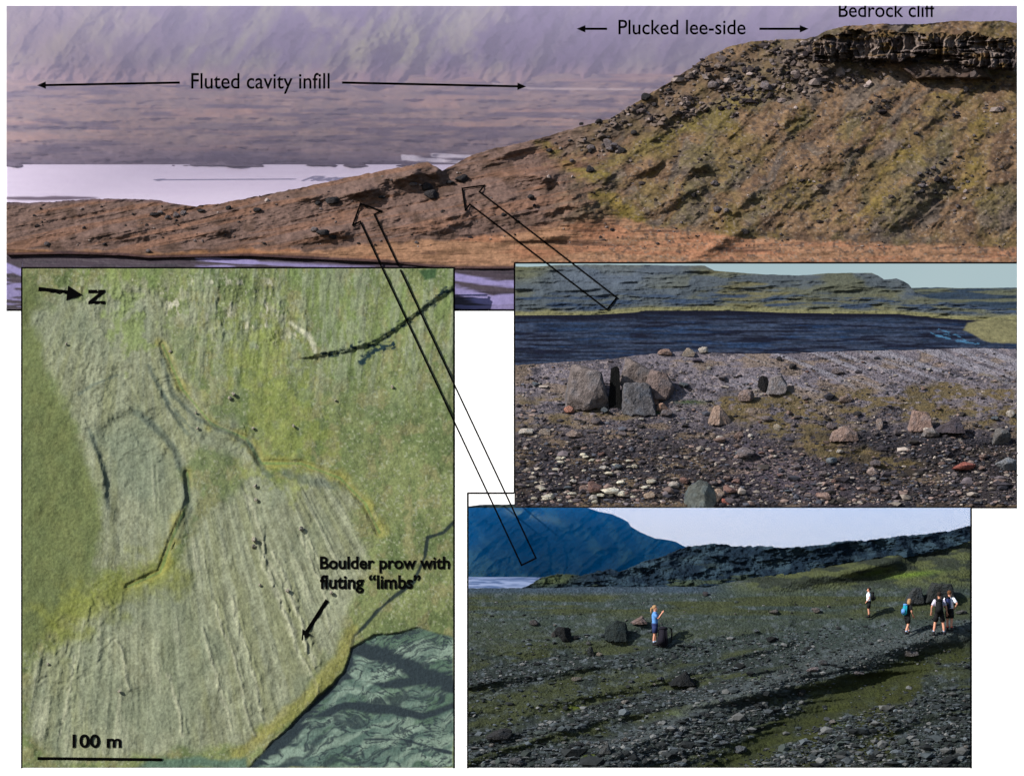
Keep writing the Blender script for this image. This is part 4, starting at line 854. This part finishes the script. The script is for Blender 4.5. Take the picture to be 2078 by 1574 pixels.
def person(label, px, py, H, face, shirt, shorts, hair, arms, legs, boots='boot', sock='sock', lean=0.0, pony=False, bend=0.0, long_hair=False):
    """px, py = point between the feet; face = heading in degrees (0 = right, 90 = away)"""
    y = dep(bgr, px, py) - 4; t = bpy.data.objects.new('person', None); C.objects.link(t); t.location = at(px, py, y)
    k = kk(y)*S*H/1.76; t.scale = (k, k, k); t.rotation_euler = (0, 0, math.radians(face)); tag(t, label, 'person', 'hikers on the plain')
    ln = lambda z: lean*max(0, z-.9)
    N = (ln(1.47), 0, 1.47); hx = ln(1.62)+bend
    B = {'pelvis': ((0,0,.95), .115, None), 'belly': ((ln(1.1),0,1.12), .105, 'pelvis'), 'chest': ((ln(1.32),0,1.32), .125, 'belly'), 'neck0': (N, .06, 'chest'),
         'neck': ((ln(1.53)+bend*.5,0,1.53), .052, 'neck0'), 'jaw': ((hx+.02,0,1.585), .075, 'neck'), 'skull': ((hx,0,1.66), .092, 'jaw'), 'crown': ((hx-.01,0,1.72), .06, 'skull'),
         'nose': ((hx+.115,0,1.625), .014, 'jaw')}
    for s, nm in ((1, 'l'), (-1, 'r')):
        e, wv = arms[0 if s == 1 else 1]; sh = (ln(1.42), s*.18, 1.42); e = Vector(e); wv = Vector(wv)
        f = (wv-e).normalized(); up = Vector((0,0,1)) if abs(f.z) < .8 else Vector((1,0,0)); sd = f.cross(up).normalized()
        B['sh'+nm] = (sh, .06, 'chest'); B['el'+nm] = (tuple(e), .042, 'sh'+nm); B['wr'+nm] = (tuple(wv), .029, 'el'+nm); B['pa'+nm] = (tuple(wv+f*.07), .034, 'wr'+nm)
        for q, (o_, l_) in enumerate(((-.03, .07), (-.01, .085), (.01, .08), (.03, .06))):
            B['fk%d' % q+nm] = (tuple(wv+f*(.085+l_*.5)+sd*o_), .010, 'pa'+nm); B['ft%d' % q+nm] = (tuple(wv+f*(.085+l_)+sd*o_*1.2-up*.018), .008, 'fk%d' % q+nm)
        B['tk'+nm] = (tuple(wv+f*.06+sd*.05), .011, 'wr'+nm); B['tt'+nm] = (tuple(wv+f*.10+sd*.062), .009, 'tk'+nm)
        kn, an, toe = legs[0 if s == 1 else 1]
        B['hi'+nm] = ((0, s*.09, .88), .095, 'pelvis'); B['th'+nm] = ((kn[0]*.45, s*.1, .70), .082, 'hi'+nm); B['kn'+nm] = ((kn[0], kn[1], kn[2]), .058, 'th'+nm)
        B['ca'+nm] = ((an[0]*.6+kn[0]*.4-.02, an[1]*.6+kn[1]*.4, an[2]*.55+kn[2]*.45), .056, 'kn'+nm); B['an'+nm] = (tuple(an), .036, 'ca'+nm)
        B['to'+nm] = (tuple(toe), .03, 'an'+nm)
    skin_body('body', B, SKIN, t)
    bm = bmesh.new()                                                     # shirt
    tube(bm, [(0,0,.90),(ln(1.0),0,1.0),(ln(1.12),0,1.14),(ln(1.3),0,1.30),(ln(1.4),0,1.40),(ln(1.46),0,1.46),(ln(1.5),0,1.495)],
         [(.135,.18),(.13,.165),(.128,.16),(.145,.19),(.125,.205),(.085,.14),(.06,.07)], 16)
    for s in (1, -1):
        e = Vector(arms[0 if s == 1 else 1][0]); sh = Vector((ln(1.42), s*.165, 1.41)); m = sh.lerp(e, .75)
        tube(bm, [sh+Vector((0,-s*.05,.01)), sh, sh.lerp(e, .4), m], [.05,.078,.07,.068], 12)
    obj('shirt', bm, CL[shirt], t)
    bm = bmesh.new(); tube(bm, [(0,0,1.0),(0,0,.93),(0,0,.84),(0,0,.80)], [(.13,.165),(.14,.18),(.14,.185),(.11,.16)], 16)
    for s in (1, -1):
        kn = Vector(legs[0 if s == 1 else 1][0]); hp = Vector((0, s*.09, .88)); tube(bm, [hp, hp.lerp(kn, .4), hp.lerp(kn, .82)], [.105,.108,.1], 12)
    obj('shorts', bm, CL[shorts], t)
    for s in (0, 1):
        kn, an, toe = [Vector(v) for v in legs[s]]; hd = (toe-an); hd.z = 0
        bm = bmesh.new(); heel = an-hd*.35; zz = an.z-.075
        tube(bm, [(heel.x, heel.y, zz+.035),(an.x, an.y, zz+.045),(toe.x-hd.x*.2, toe.y-hd.y*.2, zz+.036),(toe.x+hd.x*.2, toe.y+hd.y*.2, zz+.025)], [.036,.05,.046,.026], 12)
        tube(bm, [(an.x, an.y, zz+.03),(an.x, an.y, an.z+.06)], [.052,.048], 12); obj('boot', bm, CL[boots], t)
        bm = bmesh.new(); tube(bm, [an+Vector((0,0,.05)), an.lerp(kn, .3)], [.046,.056], 12); obj('sock', bm, CL[sock], t)
    bm = bmesh.new(); ball(bm, (hx-.018, 0, 1.675), (.112,.1,.108), 3, lambda c: c.x > hx+.045 and c.z < 1.705 or c.z < 1.60)
    if pony: tube(bm, [(hx-.1,0,1.68),(hx-.16,0,1.62),(hx-.17,0,1.5),(hx-.15,0,1.38)], [.035,.045,.04,.015], 10)
    if long_hair: tube(bm, [(hx-.04,0,1.66),(hx-.07,0,1.56),(hx-.05,0,1.44)], [(.09,.1),(.08,.1),(.04,.07)], 12)
    obj('hair', bm, CL[hair], t)
    return t
def backpack(label, host, loc, rot, sc, main, trim, px=None, py=None, up=True):
    t = bpy.data.objects.new('backpack', None); C.objects.link(t); tag(t, label, 'backpack', 'hikers\' backpacks')
    if host:
        M = Matrix.LocRotScale(host.location, host.rotation_euler, host.scale) @ Matrix.LocRotScale(Vector(loc), Euler((0, rot, 0)), Vector((sc,)*3)); t.matrix_basis = M
    else:
        y = dep(bgr, px, py)-6; t.location = at(px, py, y); k = kk(y)*S*84/1.76*sc; t.scale = (k,)*3; t.rotation_euler = (0, 0, math.radians(rot))
    bm = bmesh.new(); bmesh.ops.create_cube(bm, size=1); bmesh.ops.scale(bm, verts=bm.verts, vec=(.2, .3, .52)); bmesh.ops.translate(bm, verts=bm.verts, vec=(0, 0, .26))
    for v in bm.verts:
        if v.co.z > .4: v.co.x *= .75; v.co.y *= .8
    bmesh.ops.bevel(bm, geom=bm.edges[:], offset=.055, segments=3, affect='EDGES'); obj('bag', bm, CL[main], t)
    bm = bmesh.new(); bmesh.ops.create_cube(bm, size=1); bmesh.ops.scale(bm, verts=bm.verts, vec=(.08, .22, .24)); bmesh.ops.translate(bm, verts=bm.verts, vec=(-.12, 0, .17))
    bmesh.ops.bevel(bm, geom=bm.edges[:], offset=.03, segments=2, affect='EDGES'); obj('pocket', bm, CL[trim], t)
    bm = bmesh.new(); ball(bm, (0, 0, .5), (.105, .13, .055), 2); obj('lid', bm, CL[trim], t)
    for s in (1, -1):
        bm = bmesh.new(); tube(bm, [(.09,s*.08,.46),(.14,s*.1,.52),(.29,s*.11,.47),(.33,s*.11,.3),(.26,s*.12,.12),(.1,s*.1,.06)], [(.012,.025)]*6, 8); obj('strap', bm, CL['black'], t)
    return t
stand = [((.02,.1,.5),(0,.1,.1),(.15,.12,.05)), ((.0,-.1,.5),(-.03,-.1,.1),(.12,-.12,.05))]
hang = [((-.02,.26,1.15),(.06,.28,.92)), ((-.02,-.26,1.15),(.06,-.28,.92))]
person('person in a pale blue T-shirt and navy shorts, hands raised to the face', 1329, 1310, 82, -12, 'blue', 'navy', 'blond', [((.16,.24,1.2),(.3,.1,1.42)), ((.18,-.22,1.2),(.32,-.08,1.44))], stand, pony=True)
backpack('dark purple backpack standing on the ground behind the hiker in pale blue', None, None, 60, 1.55, 'purple', 'purple', 1345, 1311)
p2 = person('person in a white shirt and dark shorts and a black pack, farthest hiker', 1763, 1253, 61, 172, 'white', 'black', 'dark', [((-.06,.27,1.18),(.1,.2,.98)), ((-.06,-.27,1.18),(.1,-.2,.98))], stand, sock='brown')
backpack('black backpack on the back of the farthest hiker in white', p2, (-.24,0,.98), 0, 1, 'black', 'black')
p3 = person('person with long fair hair walking in black shorts under a blue backpack', 1841, 1287, 72, 38, 'black', 'black', 'blond', [((.06,.25,1.16),(.2,.2,.96)), ((.04,-.26,1.15),(.2,-.2,.95))], [((.14,.1,.5),(.26,.12,.12),(.42,.14,.07)), ((-.02,-.1,.5),(-.2,-.1,.1),(-.05,-.12,.05))], lean=.18, bend=.05, long_hair=True)
backpack('blue and teal backpack on the back of the fair haired walking hiker', p3, (-.2,0,.98), .15, 1.02, 'teal', 'blue')
p4 = person('person in a white and lilac T-shirt, back turned, left of the pair', 1906, 1289, 88, 80, 'lilac', 'black', 'dark', [((-.02,.30,1.16),(.08,.32,.95)), ((-.02,-.28,1.16),(.06,-.3,.93))], [((.02,.17,.5),(0,.22,.1),(.15,.26,.05)), ((.0,-.16,.5),(-.03,-.2,.1),(.12,-.24,.05))])
backpack('large black backpack on the hiker at the left one of the pair', p4, (-.25,0,.88), 0, 1.15, 'black', 'black')
p5 = person('person in white and blue with one hand on the hip, right of the pair', 1927, 1280, 82, 60, 'white', 'black', 'brown', [((-.1,.36,1.2),(.05,.2,1.02)), ((-.1,-.40,1.2),(.06,-.2,1.0))], stand, sock='red')
backpack('dark blue backpack on the hiker at the right of the close pair', p5, (-.24,0,.98), 0, 1, 'navy', 'black')

# ================================================================== LETTERING, ARROWS, OUTLINES
def text(name, s, x0, x1, ytop, ybase, depth, label, cat='caption', bold=.008, rot=False, clip=None, ref='l'):
    """lettering whose capitals stand between ytop and ybase, from x0 to x1"""
    cu = bpy.data.curves.new(name, 'FONT'); cu.body = s; cu.extrude = 0; cu.offset = bold; cu.resolution_u = 6
    o = bpy.data.objects.new(name, cu); C.objects.link(o); dg = bpy.context.evaluated_depsgraph_get(); dg.update()
    m = bpy.data.meshes.new_from_object(o.evaluated_get(dg)); bpy.data.objects.remove(o)
    bm = bmesh.new(); bm.from_mesh(m); cap = .73
    xs = [v.co.x for v in bm.verts]; a, b = min(xs), max(xs)
    if rot:
        ys = [v.co.y for v in bm.verts]; c, d = min(ys), max(ys)
        for v in bm.verts: v.co = Vector((x0+(v.co.y-c)/(d-c)*(x1-x0), ytop+(v.co.x-a)/(b-a)*(ybase-ytop), 0))
    else:
        cu2 = bpy.data.curves.new('h', 'FONT'); cu2.body = 'l'; o2 = bpy.data.objects.new('h', cu2); C.objects.link(o2); dg.update()
        dg = bpy.context.evaluated_depsgraph_get(); mm = bpy.data.meshes.new_from_object(o2.evaluated_get(dg)); cap = max(v.co.y for v in mm.vertices); bpy.data.objects.remove(o2)
        for v in bm.verts: v.co = Vector((x0+(v.co.x-a)/(b-a)*(x1-x0), ybase-v.co.y/cap*(ybase-ytop), 0))
    if clip is not None:
        bmesh.ops.bisect_plane(bm, geom=bm.verts[:]+bm.edges[:]+bm.faces[:], plane_co=(0, clip, 0), plane_no=(0, -1, 0), clear_outer=True)
    r = bmesh.ops.extrude_face_region(bm, geom=bm.faces[:]); bk = {v for v in r['geom'] if isinstance(v, bmesh.types.BMVert)}
    for v in bm.verts:
        dd = depth(v.co.x, v.co.y) if callable(depth) else depth
        v.co = at(v.co.x, v.co.y, dd + (3 if v in bk else 0))
    t = obj(name, bm, INK, None, False); tag(t, label, cat); return t
def ribbon(bm, pts, wd, depth, th=2, closed=False, step=10):
    """flat black stroke of width wd through pts, following the surface depth"""
    P = list(pts)+([pts[0]] if closed else [])
    for (x0, y0), (x1, y1) in zip(P[:-1], P[1:]):
        ln = math.hypot(x1-x0, y1-y0); n = max(1, int(ln/step)); ux, uy = (x1-x0)/ln, (y1-y0)/ln; nx, ny = -uy*wd/2, ux*wd/2
        ex = wd/2 if closed else 0; prev = None
        for i in range(n+1):
            f = -ex+(ln+2*ex)*i/n; x, y = x0+ux*f, y0+uy*f; d = depth(x, y) if callable(depth) else depth
            q = [bm.verts.new(at(x+nx, y+ny, d)), bm.verts.new(at(x-nx, y-ny, d)), bm.verts.new(at(x-nx, y-ny, d+th)), bm.verts.new(at(x+nx, y+ny, d+th))]
            if prev:
                for k in range(4): bm.faces.new((prev[k], prev[(k+1) % 4], q[(k+1) % 4], q[k]))
            else: bm.faces.new(q)
            prev = q
        bm.faces.new(prev[::-1])
def head(bm, tip, tail, ln, wd, depth, th=2.6):
    dx, dy = tip[0]-tail[0], tip[1]-tail[1]; l = math.hypot(dx, dy); ux, uy = dx/l, dy/l
    b = (tip[0]-ux*ln, tip[1]-uy*ln); T = [tip, (b[0]-uy*wd/2, b[1]+ux*wd/2), (b[0]+uy*wd/2, b[1]-ux*wd/2)]
    A = [bm.verts.new(at(x, y, (depth(x, y) if callable(depth) else depth)-.4)) for x, y in T]; Bv = [bm.verts.new(at(x, y, (depth(x, y) if callable(depth) else depth)+th)) for x, y in T]
    bm.faces.new(A); bm.faces.new(Bv[::-1])
    for i in range(3): bm.faces.new([A[i], Bv[i], Bv[(i+1) % 3], A[(i+1) % 3]])
    return b
def arrow(tail, tip, wd, hl, hw, depth, label, group=None):
    t = bpy.data.objects.new('arrow', None); C.objects.link(t); d0 = depth(*tail) if callable(depth) else depth; t.location = at(*tail, d0); tag(t, label, 'arrow', group)
    bm = bmesh.new(); b = head(bm, tip, tail, hl, hw, depth); bmesh.ops.translate(bm, verts=bm.verts, vec=-t.location); obj('arrow_head', bm, INK, t, False)
    bm = bmesh.new(); ribbon(bm, [tail, b], wd, depth); bmesh.ops.translate(bm, verts=bm.verts, vec=-t.location); obj('shaft', bm, INK, t, False)
AD = lambda x, y: near(aerial, x, y, 1)-1.2
text('caption', 'Fluted cavity infill', 388, 669, 149, 180, 358, 'thin black words Fluted cavity infill between two long arrows')
text('caption', 'Plucked lee-side', 1255, 1513, 41, 70, 358, 'thin black words Plucked lee-side above the hill')
text('caption', 'Bedrock cliff', 1702, 1898, 6, 35, 330, 'thin black words Bedrock cliff cut off by the top edge', clip=12)
text('caption', 'Boulder prow with', 649, 913, 1129, 1153, AD, 'bold black words Boulder prow with, upper line of two', bold=.022)
text('caption', 'fluting \u201climbs\u201d', 649, 853, 1167, 1193, AD, 'bold black words fluting limbs, lower line of two', bold=.022)
text('caption', '100 m', 147, 246, 1490, 1515, AD, 'bold black words 100 m above the scale bar', bold=.022)
text('north_letter', 'N', 179, 213, 588, 617, AD, 'bold black letter N lying on its side right of the short thick arrow', 'letter', bold=.03, rot=True)
arrow((365, 168), (75, 173.5), 4.6, 18, 15, 358, 'long thin black arrow pointing left from the words Fluted cavity infill')
arrow((694, 168), (1068, 176), 4.6, 18, 15, 358, 'long thin black arrow pointing right from the words Fluted cavity infill')
arrow((1232, 59), (1170, 59), 4.6, 18, 15, 358, 'short thin black arrow pointing left from the words Plucked lee-side')
arrow((1541, 59), (1641, 59), 4.6, 18, 15, 354, 'short thin black arrow pointing right from the words Plucked lee-side')
arrow((78, 587), (167, 598), 10, 31, 30, AD, 'thick black arrow pointing right at the sideways letter N')
arrow((664, 1217), (612, 1298), 8, 20, 22, AD, 'thick black arrow pointing down left below the bold caption')
bm = bmesh.new(); ribbon(bm, [(76, 1538), (329, 1540.5)], 6, AD); tag(obj('scale_bar', bm, INK, None, False), 'thick black scale bar under the words 100 m', 'scale bar')
def drape(x, y):
    if 44 <= x <= 924 and y > 543: return near(aerial, x, y, 2)-3
    if x >= 1043 and 533 < y < 1031: return near(mh, x, y, 2)-2
    if x >= 948 and y > 998: return -842
    if y < 540: return near(hill, x, y, 3)-3
    if y < 630 and 922 < x < 1046: return near(river, x, y, 3)-4
    return near(river, x, 625, 1)-4-(y-630)*(.95 if y < 850 else 1.6)
O1 = [(938,382.3),(983,376.4),(973,389),(1251.6,603.7),(1232,628),(953.5,414.6),(944.6,426.7)]
O2 = [(731.6,413),(774.4,428.5),(759.4,435),(1087.6,1132),(1058.5,1146.3),(731,449.5),(716,456.6)]
bm = bmesh.new(); ribbon(bm, O1, 3.3, drape, closed=True, step=5); tag(obj('outlined_arrow', bm, INK, None, False), 'shorter hollow black outlined arrow rising to the boulders on the ridge', 'arrow')
bm = bmesh.new(); ribbon(bm, O2, 3.3, drape, closed=True, step=5); tag(obj('outlined_arrow', bm, INK, None, False), 'longer hollow black outlined arrow crossing the aerial picture up to the low ridge', 'arrow')
def border(sides, label, wd=3.8):
    t = bpy.data.objects.new('picture_frame', None); C.objects.link(t); t.location = at(*sides[0][0][0], sides[0][0][2]); tag(t, label, 'picture frame', 'thin black outlines round the pictures')
    for bars in sides:
        bm = bmesh.new()
        for a, b, da, db in bars:
            L_ = math.hypot(b[0]-a[0], b[1]-a[1])
            ribbon(bm, [a, b], wd, (lambda x, y, a=a, L_=L_, da=da, db=db: da+(db-da)*math.hypot(x-a[0], y-a[1])/L_), 3, step=30)
        bmesh.ops.translate(bm, verts=bm.verts, vec=-t.location); obj('frame_bar', bm, INK, t, False)
def edge(s, x, ya, yb, off=14, n=12):
    """the side of a frame, following the depth of the picture's edge"""
    ys = [ya+(yb-ya)*i/n for i in range(n+1)]; ds = [dep(s, x, y)+off for y in ys]
    return [((x-1.6 if x < (s.x0+s.x1)/2 else x+1.6, ys[i]-.1), (x-1.6 if x < (s.x0+s.x1)/2 else x+1.6, ys[i+1]+.1), ds[i], ds[i+1]) for i in range(n)]
t0 = tilt(545)
border([[((44,543.6),(922,543.6),t0+14,t0+14)], edge(aerial, 46, 542.5, 1558), edge(aerial, 920, 542.5, 1558)], 'thin black outline round the green aerial picture')
border([[((1044,533.6),(2064,533.6),-38,-38)], [((1044.4,532.4),(1044.4,641),-38,-150)]+edge(mr, 1046, 641, 742, 8, 4)+edge(mg, 1046, 742, 1029, 14, 8), [((1043.2,1029.3),(2064,1029.3),-598,-598)]], 'thin black outline round the rock field picture')
border([[((949,1000.2),(1043,1000.2),-690,-690)], [((949.4,999),(949.4,1195),-690,-800)]+edge(bgr, 951, 1194, 1558, 14, 8), edge(bgr, 1969, 1092, 1558, 14, 8)+[((1970.6,1031),(1970.6,1092),-690,-800)]], 'thin black outline round the picture with the hikers')
border([[((13,629.2),(44,629.2),-70,-70)], [((923,629.2),(1044,629.2),-70,-70)]], 'short black base line under the river of the top picture')
